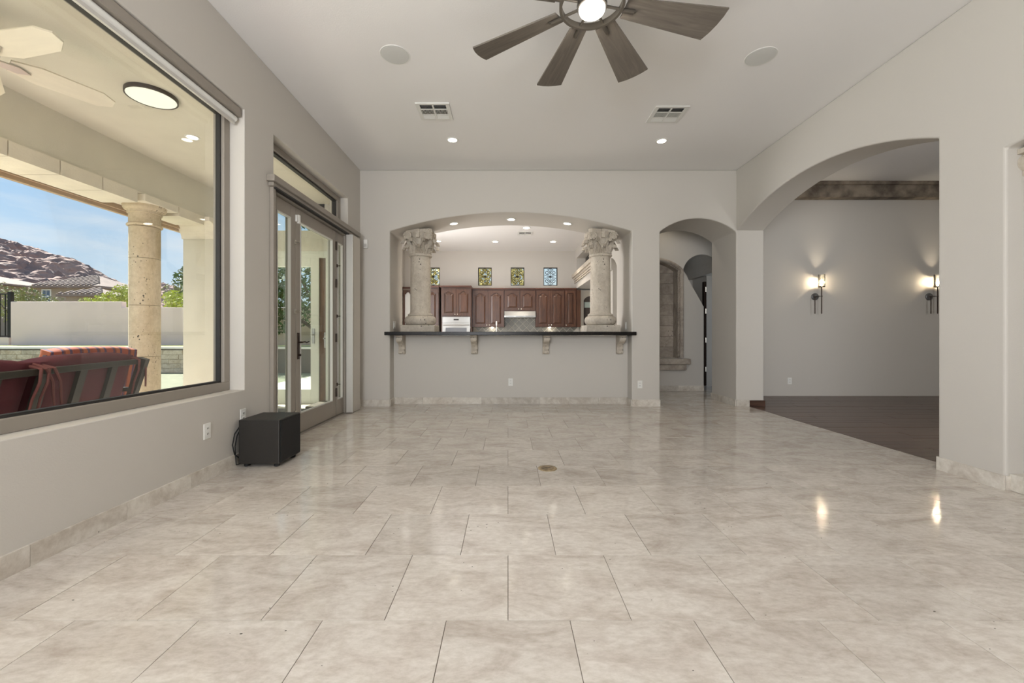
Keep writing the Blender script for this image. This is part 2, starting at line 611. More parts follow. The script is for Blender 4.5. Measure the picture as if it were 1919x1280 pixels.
def grid_wall(us, vs_, holes, plane, w0, w1):
    """a slab on a grid of cuts with rectangular holes, welded"""
    mb = MB()

    def hole(i, j):
        if i < 0 or j < 0 or i >= len(us) - 1 or j >= len(vs_) - 1:
            return True
        cu, cv = (us[i] + us[i + 1]) / 2, (vs_[j] + vs_[j + 1]) / 2
        return any(a < cu < b and c < cv < d for a, b, c, d in holes)

    def p3(u, v, w):
        return {'XZ': (u, w, v), 'YZ': (w, u, v), 'XY': (u, v, w)}[plane]
    for i in range(len(us) - 1):
        for j in range(len(vs_) - 1):
            if hole(i, j):
                continue
            a, b, c, d = us[i], us[i + 1], vs_[j], vs_[j + 1]
            for w in (w0, w1):
                mb.add([p3(a, c, w), p3(b, c, w), p3(b, d, w), p3(a, d, w)], [(0, 1, 2, 3)])
            for di, dj, s in ((-1, 0, ((a, c), (a, d))), (1, 0, ((b, c), (b, d))), (0, -1, ((a, c), (b, c))), (0, 1, ((a, d), (b, d)))):
                if hole(i + di, j + dj):
                    (p, q), (r, t) = s
                    mb.add([p3(p, q, w0), p3(r, t, w0), p3(r, t, w1), p3(p, q, w1)], [(0, 1, 2, 3)])
    return mb


# room measures
XL, XR = -2.19, 3.38
YB, YB2 = 6.17, 6.92
HC = 3.50
XR2 = 3.79

# ------------------------------------------------------------------ floor of travertine tiles
floor = B(XL - 0.02, 3.56, -3.0, YB, -0.12, -0.0025)
floor.box(-3.0, 2.2, YB, 12.1, -0.12, -0.0025).box(2.2, 5.2, YB, 9.6, -0.12, -0.0025)
floor.box(3.56, 4.0, 0.9, 2.83, -0.12, -0.0025)
floor = struct(floor.build('floor', GROUT), 'cream travertine tile floor of the living room', 'floor')
TS = 0.4575
GAP = 0.0024
full_tile = MB().cbox(-TS / 2 + GAP / 2, TS / 2 - GAP / 2, -TS / 2 + GAP / 2, TS / 2 - GAP / 2, -0.014, 0.0, 0.0007).mesh('tile', TILE)


def tile_at(x0, x1, y0, y1, top=0.0):
    w, d = x1 - x0, y1 - y0
    if w < 0.02 or d < 0.02:
        return
    j = random.uniform(-0.0004, 0.0004)
    if abs(w - TS) < 1e-4 and abs(d - TS) < 1e-4:
        me = full_tile
    else:
        me = MB().cbox(-w / 2 + GAP / 2, w / 2 - GAP / 2, -d / 2 + GAP / 2, d / 2 - GAP / 2, -0.014, 0.0, 0.0007).mesh('tile', TILE)
    piece('tile', me, floor, ((x0 + x1) / 2, (y0 + y1) / 2, top + j))


def tile_row(k, xa, xb, ya=None, yb=None):
    y0 = 1.542 + TS * (k - 1)
    y1 = y0 + TS
    if ya is not None:
        y0 = max(y0, ya)
    if yb is not None:
        y1 = min(y1, yb)
    off = -0.228 if k % 2 == 0 else 0.0
    n = math.floor((xa - off) / TS)
    x = off + n * TS
    while x < xb - 1e-6:
        tile_at(max(x, xa), min(x + TS, xb), y0, y1)
        x += TS


for k in range(-1, 11):
    tile_row(k, XL, 3.56, None, YB)
tile_row(11, XL, 3.56, None, YB)
for k in (11, 12, 13, 14):                       # hall beyond the small arch
    tile_row(k, 2.251, 3.38 if k == 11 else 3.66, YB, 7.90)
tile_row(11, -1.75, 1.83, YB, 6.39)
# the floor goes on behind the camera and into the kitchen
rest = MB()
for k in range(-8, -1):
    y0 = 1.542 + TS * (k - 1)
    if y0 < -3.0:
        continue
    off = -0.228 if k % 2 == 0 else 0.0
    x = off - 5 * TS
    while x < 3.56:
        a, b = max(x, XL), min(x + TS, 3.56)
        if b - a > 0.02:
            rest.cbox(a + GAP / 2, b - GAP / 2, y0 + GAP / 2, y0 + TS - GAP / 2, -0.014, 0, 0.0018)
        x += TS
for i in range(10):
    for j in range(11):
        rest.cbox(-2.9 + i * TS + GAP, -2.9 + (i + 1) * TS - GAP, 7.0 + j * TS + GAP, 7.0 + (j + 1) * TS - GAP, -0.014, 0, 0.0018)
rest.box(2.2, 5.1, 7.9, 9.5, -0.014, 0).box(3.662, 5.1, 7.46, 7.9, -0.014, 0)
ro = rest.build('tile', TILE, floor)
ro['kind'] = 'stuff'

# dark wood floor of the next room
wfloor = B(3.56, 9.2, 0.5, 7.4, -0.12, -0.016).build('floor_dining', pbr('dark_subfloor', (34, 26, 22), 0.9))
struct(wfloor, 'dark brown wood plank floor seen through the wide arch', 'floor')
PW = 0.127
plank_meshes = {}
row = 0
y = 1.6
while y < 7.2:
    x = 3.56 - random.uniform(0, 1.2)
    while x < 9.1:
        ln = random.choice((1.0, 1.4, 1.8))
        a, b = max(x, 3.563), min(x + ln, 9.15)
        if b - a > 0.06:
            key = round(b - a, 3)
            if key not in plank_meshes:
                plank_meshes[key] = MB().cbox(-key / 2 + 0.001, key / 2 - 0.001, -PW / 2 + 0.001, PW / 2 - 0.001, -0.016, 0.0, 0.002).mesh('plank', PLANK)
            piece('plank', plank_meshes[key], wfloor, ((a + b) / 2, y + PW / 2, random.uniform(-0.0008, 0.0008)))
        x += ln
    y += PW

# ------------------------------------------------------------------ ceilings
ce = struct(B(XL - 0.3, XR2, -3.3, YB2, HC, HC + 0.15).build('ceiling', CEIL), 'smooth white ceiling of the living room', 'ceiling')
struct(B(-3.4, XR2, YB2, 12.5, HC, HC + 0.15).box(XR2, XR2 + 1.4, 7.45, 12.5, HC, HC + 0.15).build('ceiling_kitchen', CEIL), 'white kitchen ceiling seen through the pass-through arch', 'ceiling')
struct(B(XR2, 9.3, 0.4, 7.5, 3.66, 3.8).build('ceiling_dining', CEIL), 'grey shaded ceiling beyond the wide arch', 'ceiling')

# ------------------------------------------------------------------ walls
# back wall: pass-through arch, small hall arch, corner pier
PT0, PT1, PTZ, PTR = -1.75, 1.833, 2.595, 0.277
HA0, HA1, HAZ, HAR = 2.251, 3.38, 2.585, 0.20
poly = [(XL - 0.25, 0), (PT0, 0)] + arch(PT0, PT1, PTZ, PTR, 40) + [(PT1, 0), (HA0, 0)] + arch(HA0, HA1, HAZ, HAR, 28) + [(HA1, 0), (XR2, 0), (XR2, HC), (XL - 0.25, HC)]
wb = MB().prism(poly, 'XZ', YB, YB2).build('wall_back', WALL, bevel=0.016, bseg=3)
struct(wb, 'greige back wall with arched pass-through and small arched hall opening', 'wall')
# right wall: wide arch, pier, recess
BA0, BA1, BAZ, BAR = YB, 3.277, 2.60, 0.335
poly = [(YB, BAZ)] + arch(BA0, BA1, BAZ, BAR, 40)[1:] + [(BA1, 0), (2.83, 0), (2.83, 2.325)] + arch(2.83, 0.9, 2.325, 0.10, 16)[1:] + [(0.9, 0), (-3.0, 0), (-3.0, HC), (YB, HC)]
wr = MB().prism(poly, 'YZ', XR, XR2).build('wall_right', WALL, bevel=0.016, bseg=3)
struct(wr, 'greige right wall with a wide arched opening and a recess', 'wall')
rec = MB().box(XR2 + 0.1, XR2 + 0.25, 0.5, 3.2, 0, 2.7)
rec.box(XR2, XR2 + 0.25, 2.83, 3.0, 0, 2.7).box(XR2, XR2 + 0.25, 0.7, 0.9, 0, 2.7).box(XR2, XR2 + 0.25, 0.7, 3.0, 2.44, 2.7)
struct(rec.build('wall_recess', WALL), 'shaded inner wall of the recess at the right edge', 'wall')
# left wall: big window, door, transom, added window behind the camera
WY0, WY1, WZ0, WZ1 = 0.35, 3.462, 0.60, 2.93
DY0, DY1, DZ1 = 3.89, 5.63, 2.42
TY0, TY1, TZ0, TZ1 = 3.896, 5.70, 2.50, 2.93
V0, V1 = -2.5, -0.4
us = [-3.3, V0, V1, WY0, WY1, DY0, TY0, DY1, TY1, YB2]
zs = [0, WZ0, DZ1, TZ0, WZ1, HC]
wlft = grid_wall(us, zs, [(WY0, WY1, WZ0, WZ1), (DY0, DY1, -1, DZ1), (TY0, TY1, TZ0, TZ1), (V0, V1, WZ0, WZ1)], 'YZ', XL - 0.25, XL)
wlft = wlft.build('wall_left', WALL, weld=True, bevel=0.016, bseg=3)
struct(wlft, 'shaded greige window wall on the left', 'wall')
# rear wall behind the camera with its added window
wre = grid_wall([XL - 0.25, -1.95, 0.45, XR2], [0, 0.5, 2.95, HC], [(-1.95, 0.45, 0.5, 2.95)], 'XZ', -3.3, -3.0)
struct(wre.build('wall_rear', WALL, weld=True), 'greige wall behind the viewer', 'wall')
# knee wall under the pass-through
struct(B(PT0 - 0.02, PT1 + 0.02, 6.39, 6.75, 0, 1.05).build('wall_knee', WALL), 'low greige knee wall under the granite bar', 'wall')
# next room
dn = MB().box(XR2 - 0.1, 9.3, 7.23, 7.45, 0, 3.8).box(9.15, 9.4, 0.4, 7.4, 0, 3.8)
dn.box(XR2, 4.0, 0.2, 0.42, 0, 3.8).box(5.4, 9.3, 0.2, 0.42, 0, 3.8).box(4.0, 5.4, 0.2, 0.42, 0, 0.9).box(4.0, 5.4, 0.2, 0.42, 2.9, 3.8)
struct(dn.build('wall_dining', WALL), 'grey wall with sconces seen through the wide arch', 'wall')
# side of the dining room between the pier and its back wall
struct(B(XR2 - 0.11, XR2, YB2, 7.3, 0, 3.8).build('wall_dining_side', WALL), 'short return wall beside the corner pier', 'wall')
# hall behind the small arch
HE = 7.88
he = MB()
he.box(1.98, 3.70, HE, HE + 0.25, 0, 0.62).box(1.98, 2.28, HE, HE + 0.25, 0.62, 2.286)
he.prism([(3.24, 0.62), (3.70, 0.62), (3.70, 1.59), (3.31, 2.286), (3.24, 2.286)], 'XZ', HE, HE + 0.25)  # slanted edge of the cut imitates a shade line by its shape
top = [(1.95, 2.286), (2.28, 2.286)] + arch(2.28, 3.24, 2.286, 0.175, 20)[1:-1] + [(3.24, 2.286), (3.31, 2.286)] + arch(3.31, 4.03, 2.286, 0.294, 20)[1:] + [(4.6, 2.286), (4.6, HC), (1.95, HC)]
he.prism(top, 'XZ', HE, HE + 0.25)
he.box(4.03, 4.6, HE, HE + 0.25, 0, 2.286)
struct(he.build('wall_hall_end', WALL), 'end wall of the hall with arched stone niche', 'wall')
vault = MB().prism([(3.31, 2.286)] + arch(3.31, 4.03, 2.286, 0.294, 20)[1:] + [(4.6, 2.286), (4.6, 2.9), (3.26, 2.9), (3.26, 2.286)], 'XZ', HE + 0.25, 9.3)
vault.box(3.0, 4.6, 9.3, 9.5, 0, 2.9)
vault.box(2.95, 3.05, 8.3, 9.5, 0, 2.9)
vault.box(4.12, 4.6, 8.65, 9.5, 0, 2.9)
struct(vault.build('ceiling_hall', WALL), 'small vaulted passage at the end of the hall', 'ceiling')
# kitchen shell
kw = 12.1
kwin = [(-2.38, -1.98), (-0.868, -0.472), (0.078, 0.474), (1.03, 1.44)]
ku = sorted([-3.16, 2.9] + [v for p in kwin for v in p])
kwall = grid_wall(ku, [0, 2.49, 3.02, HC], [(a, b, 2.49, 3.02) for a, b in kwin], 'XZ', kw, kw + 0.2).build('wall_kitchen', WALL, weld=True)
struct(kwall, 'greige kitchen wall above the cabinets with four small windows', 'wall')
kl = grid_wall([YB2 - 0.1, 7.5, 9.5, kw + 0.2], [0, 0.9, 2.6, HC], [(7.5, 9.5, 0.9, 2.6)], 'YZ', -3.16, -3.0)
struct(kl.build('wall_kitchen_left', WALL, weld=True), 'left wall of the kitchen', 'wall')
struct(B(-3.16, XL - 0.2, YB2 - 0.1, YB2 + 0.12, 0, HC).build('wall_kitchen_return', WALL), 'return wall between kitchen and patio', 'wall')
ks = MB().prism([(YB2, 0), (7.47, 0)] + arch(7.47, 8.5, 2.3, 0.22, 16) + [(8.5, 0), (8.9, 0), (8.9, HC), (YB2, HC)], 'YZ', 1.95, 2.2)
ks.box(1.95, 2.78, 8.9, kw, 2.38, 2.74)
ks.box(1.95, 2.2, 8.9, kw, 3.24, HC)
ks.box(1.95, 2.2, 11.84, kw, 2.74, 3.24)
ks.box(2.75, 2.9, 8.5, kw + 0.2, 0, HC)
ks.box(2.12, 2.2, 7.3, 8.7, 0, 2.6)
ks = struct(ks.build('wall_kitchen_right', WALL), 'right kitchen wall with plant shelf niche above an alcove', 'wall')
sh = MB()
for z0, z1, d in ((2.70, 2.80, 0.10), (2.65, 2.70, 0.06), (2.55, 2.58, 0.03), (2.60, 2.65, 0.035)):
    sh.box(1.95 - d, 1.96, 8.9, kw, z0, z1)
struct(sh.build('trim_2', CANTERA), 'stepped stone cornice along the kitchen plant shelf', 'trim')

# ------------------------------------------------------------------ baseboards: stone pieces end to end
def baseboard(name, label, runs, mat=BASE, h=0.10, t=0.014):
    root = thing(name, label, 'baseboard', kind='structure')
    for (x0, y0, x1, y1) in runs:
        L = math.hypot(x1 - x0, y1 - y0)
        n = max(1, round(L / 0.46))
        dx, dy = (x1 - x0) / L, (y1 - y0) / L
        ang = math.atan2(dy, dx)
        l = L / n
        me = MB().box(-l / 2 + 0.001, l / 2 - 0.001, 0, t, 0, h).mesh('base_tile', mat)
        for i in range(n):
            s = (i + 0.5) * l
            piece('base_tile', me, root, (x0 + dx * s, y0 + dy * s, 0), (0, 0, ang))
    return root


baseboard('baseboard_left', 'travertine baseboard pieces along the window wall', [(XL, DY0 - 0.06, XL, -1.0), (XL, YB, XL, 5.95)])
baseboard('baseboard_back', 'travertine baseboard pieces along the back wall and bar', [
    (PT0, YB, XL, YB), (PT0, 6.39, PT0, YB), (PT1, 6.39, PT0, 6.39), (PT1, YB, PT1, 6.39), (HA0, YB, PT1, YB)])
baseboard('baseboard_right', 'pale travertine baseboard pieces along the right wall', [
    (XR, YB, XR, YB2), (3.57, YB, XR, YB), (XR, 2.83, XR, BA1), (XR, BA1, 3.57, BA1), (XR + 0.16, 2.83, XR, 2.83), (XR, -1.0, XR, 0.9)])
baseboard('baseboard_hall', 'travertine baseboard pieces at the foot of the hall end wall', [(3.70, HE, 2.25, HE)])
bd = thing('baseboard_dining', 'dark wood baseboard on the corner pier', 'baseboard', kind='structure')
B(3.57, XR2 + 0.01, YB - 0.015, YB, 0, 0.09).build('base_board', PLANK, bd)
B(XR2 + 0.0, XR2 + 0.015, YB, 7.2, 0, 0.09).build('base_board', PLANK, bd)

# ------------------------------------------------------------------ window_1: the big picture window
w1 = thing('window_1', 'large picture window in a taupe frame looking onto the patio', 'window', kind='structure')
gx = XL - 0.16
MB().box(gx - 0.05, gx + 0.04, WY0, WY1, WZ0, WZ0 + 0.07).box(gx - 0.05, gx + 0.04, WY0, WY1, WZ1 - 0.07, WZ1).box(
    gx - 0.05, gx + 0.04, WY1 - 0.07, WY1, WZ0 + 0.07, WZ1 - 0.07).box(gx - 0.05, gx + 0.04, WY0, WY0 + 0.07, WZ0 + 0.07, WZ1 - 0.07).build('frame', FRAME, w1, bevel=0.004)
MB().box(gx - 0.02, gx + 0.015, WY0 + 0.06, WY1 - 0.065, WZ0 + 0.065, WZ0 + 0.085).box(gx - 0.02, gx + 0.015, WY1 - 0.085, WY1 - 0.06, WZ0 + 0.085, WZ1 - 0.06).box(
    gx - 0.02, gx + 0.015, WY0 + 0.06, WY1 - 0.065, WZ1 - 0.085, WZ1 - 0.06).build('gasket', FRAME_D, w1)
B(gx - 0.006, gx, WY0 + 0.06, WY1 - 0.06, WZ0 + 0.06, WZ1 - 0.06).build('pane', GLASS, w1)
sh = thing('roller_shade', 'rolled up taupe shade cassette along the head of the picture window', 'blind')
MB().box(XL - 0.10, XL - 0.012, WY0 + 0.02, WY1 - 0.02, WZ1 - 0.075, WZ1 - 0.004).build('cassette', FRAME, sh, bevel=0.006)
MB().cyl((XL - 0.055, WY0 + 0.05, WZ1 - 0.10), (XL - 0.055, WY1 - 0.04, WZ1 - 0.10), 0.024, 14).build('shade_roll', WHITE, sh, smooth=True)
MB().box(XL - 0.063, XL - 0.045, WY0 + 0.06, WY1 - 0.05, WZ1 - 0.145, WZ1 - 0.122).build('hem_bar', FRAME_L, sh)
# unseen windows added behind the camera to house the fill lights
w2 = thing('window_2', 'unseen picture window added in the left wall behind the viewer for fill light', 'window', kind='structure')
MB().box(gx - 0.05, gx + 0.04, V0, V1, WZ0, WZ0 + 0.06).box(gx - 0.05, gx + 0.04, V0, V1, WZ1 - 0.06, WZ1).box(gx - 0.05, gx + 0.04, V0, V0 + 0.06, WZ0, WZ1).box(
    gx - 0.05, gx + 0.04, V1 - 0.06, V1, WZ0, WZ1).build('frame', FRAME, w2)
w3 = thing('window_3', 'unseen wide window added in the wall behind the viewer for fill light', 'window', kind='structure')
MB().box(-1.95, 0.45, -3.2, -3.12, 0.5, 0.56).box(-1.95, 0.45, -3.2, -3.12, 2.89, 2.95).box(-1.95, -1.89, -3.2, -3.12, 0.5, 2.95).box(
    0.39, 0.45, -3.2, -3.12, 0.5, 2.95).box(-0.78, -0.72, -3.2, -3.12, 0.5, 2.95).build('frame', FRAME, w3)

# ------------------------------------------------------------------ transom and glazed doors
w4 = thing('window_4', 'narrow transom window above the glazed patio doors', 'window', kind='structure')
MB().box(gx - 0.03, gx + 0.06, TY0, TY1, TZ0, TZ0 + 0.045).box(gx - 0.03, gx + 0.06, TY0, TY1, TZ1 - 0.06, TZ1).box(
    gx - 0.03, gx + 0.06, TY1 - 0.09, TY1, TZ0 + 0.045, TZ1 - 0.06).box(gx - 0.03, gx + 0.06, TY0, TY0 + 0.06, TZ0 + 0.045, TZ1 - 0.06).build('frame', FRAME, w4, bevel=0.003)
MB().box(gx - 0.01, gx + 0.035, TY0 + 0.05, TY1 - 0.08, TZ1 - 0.078, TZ1 - 0.058).box(gx - 0.01, gx + 0.035, TY1 - 0.11, TY1 - 0.085, TZ0 + 0.05, TZ1 - 0.06).build('gasket', FRAME_D, w4)
B(gx - 0.006, gx, TY0 + 0.05, TY1 - 0.06, TZ0 + 0.04, TZ1 - 0.05).build('pane', GLASS, w4)

dx0, dx1 = XL - 0.075, XL - 0.02
d1 = thing('door_1', 'pair of taupe framed glass patio doors with a sidelight', 'door', kind='structure')
MB().box(XL - 0.14, XL + 0.012, DY0 - 0.05, DY0 + 0.03, 0, DZ1 + 0.04).box(XL - 0.14, XL + 0.012, DY0 - 0.05, DY1, DZ1 - 0.03, DZ1 + 0.05).box(
    XL - 0.14, XL + 0.006, DY1 - 0.03, DY1 + 0.02, 0, DZ1 + 0.04).build('frame', FRAME, d1, bevel=0.004)
B(XL - 0.2, XL - 0.0, DY0, DY1, -0.012, 0.014).build('threshold', FRAME, d1)


def leaf(name, y0, y1, stile_a, stile_b, top_r, bot_r):
    z0, z1 = 0.02, DZ1 - 0.035
    lf = MB().box(dx0, dx1, y0, y0 + stile_a, z0, z1).box(dx0, dx1, y1 - stile_b, y1, z0, z1).box(dx0, dx1, y0 + stile_a, y1 - stile_b, z1 - top_r, z1).box(
        dx0, dx1, y0 + stile_a, y1 - stile_b, z0, z0 + bot_r).build(name, FRAME, d1, bevel=0.003)
    a, b, c, d = y0 + stile_a, y1 - stile_b, z0 + bot_r, z1 - top_r
    xm = (dx0 + dx1) / 2
    B(xm - 0.004, xm + 0.004, a - 0.005, b + 0.005, c - 0.005, d + 0.005).build('pane', GLASS_D, lf)
    w = 0.012
    MB().box(xm + 0.004, dx1 + 0.006, a, b, c, c + w).box(xm + 0.004, dx1 + 0.006, a, b, d - w, d).box(xm + 0.004, dx1 + 0.006, a, a + w, c + w, d - w).box(
        xm + 0.004, dx1 + 0.006, b - w, b, c + w, d - w).build('glazing_bead', FRAME_L, lf)
    return lf


la = leaf('narrow_leaf', DY0 + 0.035, 4.335, 0.055, 0.10, 0.13, 0.20)
lb = leaf('wide_leaf', 4.345, 5.345, 0.085, 0.10, 0.13, 0.20)
lc = leaf('sidelight', 5.36, DY1 - 0.035, 0.045, 0.03, 0.13, 0.20)
for z in (0.32, 1.02, 1.72, 2.2):
    B(dx1 - 0.005, dx1 + 0.012, 5.337, 5.367, z - 0.055, z + 0.055).build('hinge', BRONZE, lb)
    B(dx1 - 0.005, dx1 + 0.012, DY0 + 0.025, DY0 + 0.05, z - 0.055, z + 0.055).build('hinge', BRONZE, la)
B(dx1, dx1 + 0.008, 4.365, 4.405, 0.80, 1.08).build('handle_plate', BRONZE, lb, bevel=0.003)
MB().tube([(dx1, 4.385, 0.98), (dx1 + 0.05, 4.385, 0.98), (dx1 + 0.055, 4.42, 0.985), (dx1 + 0.05, 4.47, 0.975), (dx1 + 0.05, 4.52, 0.985)], 0.008, 8).build('lever_handle', BRONZE, lb, smooth=True)
MB().cyl((dx1, 4.385, 0.845), (dx1 + 0.03, 4.385, 0.845), 0.012, 10).build('thumb_turn', BRONZE, lb)
for z in (2.02, 1.30, 0.25):
    MB().box(dx1, dx1 + 0.012, 4.305, 4.33, z - 0.02, z + 0.02).cyl((dx1 + 0.01, 4.318, z), (dx1 + 0.05, 4.318, z), 0.007, 8).build('bolt', NICKEL, la)
for z in (1.95, 1.30, 0.42):
    MB().box(dx1, dx1 + 0.01, 5.372, 5.392, z - 0.02, z + 0.02).cyl((dx1 + 0.008, 5.382, z), (dx1 + 0.045, 5.382, z), 0.005, 8).build('bolt', BRONZE, lc)
sn = thing('alarm_contact', 'small white alarm contact at the top of the patio doors', 'sensor', (dx1, 4.37, 2.27))
B(0, 0.025, -0.012, 0.025, -0.045, 0.045).build('magnet', WHITE, sn, bevel=0.004)
B(0, 0.02, -0.045, -0.02, -0.035, 0.035).build('reed_switch', WHITE, sn, bevel=0.004)

rs = thing('retractable_screen', 'taupe retractable screen with top track and tall white cassette at the patio doors', 'screen', (0.002, 0, 0))
MB().box(XL, XL + 0.075, 3.77, 5.98, 2.455, 2.515).box(XL, XL + 0.05, 3.80, 5.96, 2.42, 2.455).build('top_track', FRAME, rs, bevel=0.005)
B(XL + 0.01, XL + 0.055, 3.83, 5.60, 2.405, 2.42).build('track_brush', FRAME_D, rs)
B(XL, XL + 0.035, 3.825, 3.865, 0.0, 2.42).build('strike_post', FRAME, rs, bevel=0.003)
B(XL, XL + 0.085, 5.68, 5.93, 0.004, 2.42).build('cassette', pbr('white_screen_cassette', (205, 198, 188), 0.5), rs, bevel=0.006)
MB().box(XL + 0.01, XL + 0.10, 5.60, 5.635, 0.012, 2.41).box(XL + 0.02, XL + 0.085, 5.64, 5.675, 0.012, 2.41).build('slide_bar', FRAME_L, rs, bevel=0.006)

# ------------------------------------------------------------------ granite bar, columns and corbels
bar = MB().prism([(-1.79, 6.02), (1.86, 6.02), (1.86, YB - 0.002), (PT1 - 0.004, YB - 0.002), (PT1 - 0.004, 6.86), (PT0 + 0.004, 6.86), (PT0 + 0.004, YB - 0.002), (-1.79, YB - 0.002)], 'XY', 1.053, 1.104)
tag(bar.build('bar_top', GRANITE, bevel=0.006), 'long black granite bar top in the pass-through', 'countertop')


def corinthian(name, label, loc, rotz):
    t = thing(name, label, 'column', loc, rotz, 'carved stone columns on the bar')
    B(-0.26, 0.26, -0.22, 0.22, 0, 0.105).build('plinth', CANTERA, t, bevel=0.006)
    prof = [(0.20, 0.105)]
    for k in range(13):
        a = -PI / 2 + PI * k / 12
        prof.append((0.185 + 0.062 * math.cos(a), 0.18 + 0.072 * math.sin(a)))
    prof += [(0.197, 0.255), (0.197, 0.275), (0.182, 0.285)]
    MB().lathe(prof, seg=40).build('torus_base', CANTERA, t, smooth=True)
    MB().lathe([(0.176, 0.28), (0.160, 0.31), (0.158, 0.7), (0.152, 1.19)], seg=40).build('shaft', CANTERA, t, smooth=True)
    MB().ring(0, 0, 1.20, 0.158, 0.024, 40, 10).build('astragal', CANTERA, t, smooth=True)
    MB().lathe([(0.145, 1.19), (0.145, 1.30), (0.155, 1.42), (0.185, 1.50), (0.22, 1.54)], seg=32).build('bell', CANTERA, t, smooth=True)
    # abacus with hollow sides
    pts = []
    R, H = 0.285, 0.235
    for q in range(4):
        a0 = PI / 4 + q * PI / 2
        c0 = Vector((math.cos(a0), math.sin(a0))) * R
        c1 = Vector((math.cos(a0 + PI / 2), math.sin(a0 + PI / 2))) * R
        tdir = (c1 - c0).normalized()
        nrm = Vector((math.cos(a0 + PI / 4), math.sin(a0 + PI / 4)))
        p0, p1 = c0 + tdir * 0.03, c1 - tdir * 0.03
        for k in range(9):
            s = k / 8
            pts.append(tuple(p0.lerp(p1, s) - nrm * 0.035 * 4 * s * (1 - s) + nrm * 0.02))
    MB().prism(pts, 'XY', 1.53, 1.59).build('abacus', CANTERA, t, bevel=0.008)

    def acanthus(h, w, curl, z0, r0, n_lobe=5):
        """a leaf that climbs the bell and curls outwards at its tip"""
        P = []
        rows = 12
        for j in range(rows + 1):
            s = j / rows
            if s < 0.75:
                z = z0 + h * s / 0.75 * 0.95
                r = r0 + 0.02 + 0.035 * (s / 0.75) ** 2
            else:
                a = (s - 0.75) / 0.25 * PI * 0.95
                z = z0 + h * 0.95 + curl * math.sin(a) * 0.7 - curl * 0.35 * (1 - math.cos(a)) * 0.6
                r = r0 + 0.055 + curl * (1 - math.cos(a)) * 0.6
            ww = w * (1 - 0.45 * s) * (0.82 + 0.18 * math.cos(s * 2 * PI * n_lobe))
            rw = []
            for i in range(7):
                u = -1 + 2 * i / 6
                rib = 0.022 * (math.cos(u * PI * 3) * 0.5 + 0.5) * (1 - abs(u) * 0.4)
                rw.append((u * ww, -(r + rib - 0.01 * u * u), z))
            P.append(rw)
        m = MB().grid(P)
        back = [[(x, y_ + 0.022, z) for x, y_, z in rw] for rw in P]
        m.grid([list(reversed(rw)) for rw in back])
        return m
    low = acanthus(0.115, 0.054, 0.075, 1.205, 0.13).mesh('acanthus_leaf', CANTERA, True)
    up = acanthus(0.20, 0.046, 0.085, 1.215, 0.135).mesh('acanthus_leaf', CANTERA, True)
    for k in range(8):
        piece('acanthus_leaf', low, t, (0, 0, 0), (0, 0, k * PI / 4))
        piece('acanthus_leaf', up, t, (0, 0, 0), (0, 0, (k + 0.5) * PI / 4))
    # corner volutes: two flat spirals at each corner
    sp = MB()
    pts3 = []
    for k in range(46):
        a = k / 45 * 2.3 * 2 * PI
        r = 0.062 * (1 - k / 45 * 0.82)
        pts3.append((r * math.cos(a), 0, r * math.sin(a)))
    sp.tube(pts3, [0.0125 - 0.005 * k / 45 for k in range(46)], 6)
    sp.lathe([(0.0, -0.002), (0.056, -0.002), (0.056, 0.012), (0.0, 0.012)], seg=18, axis='Y')
    # the stalk rising from the bell to the spiral
    stalk = [(-0.13 + 0.19 * s, 0.012, -0.14 + 0.18 * math.sin(s * PI / 2)) for s in [i / 8 for i in range(9)]]
    sp.tube(stalk, [0.010 + 0.008 * i / 8 for i in range(9)], 6)
    vol = sp.mesh('volute', CANTERA, True)
    sp2 = MB(); sp2.v = [(-x, y_, z) for x, y_, z in sp.v]; sp2.f = [tuple(reversed(f)) for f in sp.f]
    vol2 = sp2.mesh('volute', CANTERA, True)
    for q in range(4):
        a = q * PI / 2
        for sgn, me in ((1, vol), (-1, vol2)):
            p = Matrix.Rotation(a, 3, 'Z') @ Vector((sgn * 0.155, -0.205, 1.475))
            piece('volute', me, t, p, (0, 0, a))
        fl = MB().lathe([(0.0, -0.02), (0.03, -0.016), (0.034, 0.0), (0.03, 0.012), (0, 0.012)], seg=12, axis='Y')
        fl.box(-0.026, 0.026, -0.012, 0.02, -0.075, 0.055)
        o = fl.build('rosette', CANTERA, t)
        o.location = Matrix.Rotation(a, 3, 'Z') @ Vector((0, -0.20, 1.53))
        o.rotation_euler = (0, 0, a)
    return t


corinthian('carved_column', 'pitted grey stone column with leafy capital at the left end of the bar', (-1.385, 6.60, 1.104), 0.0)
corinthian('carved_column', 'pale stone column with leafy capital at the right end of the bar', (1.462, 6.60, 1.104), 0.0)


def corbel(label, x, yaw=0.0):
    t = thing('corbel', label, 'corbel', (x, 6.39, 0.77), yaw, 'stone corbels under the bar top')
    prof = [(0, 0), (-0.055, 0.0), (-0.075, 0.02), (-0.072, 0.05), (-0.055, 0.075), (-0.06, 0.11), (-0.10, 0.15), (-0.16, 0.175), (-0.205, 0.19), (-0.225, 0.215),
            (-0.222, 0.245), (-0.20, 0.262), (-0.23, 0.268), (-0.23, 0.283), (0, 0.283)]
    MB().prism(prof, 'YZ', -0.048, 0.048).build('scroll_body', CANTERA, t, bevel=0.005)
    for s in (-0.024, 0.024):
        MB().prism([(p[0] - 0.007, p[1]) for p in prof[6:11]] + [(p[0] + 0.02, p[1]) for p in reversed(prof[6:11])], 'YZ', s - 0.011, s + 0.011).build('flute', CANTERA, t)
    MB().prism([(-0.083, 0.012), (-0.083, 0.05), (-0.05, 0.05), (-0.05, 0.012)], 'YZ', -0.03, 0.03).build('bead', CANTERA, t, bevel=0.006)
    return t


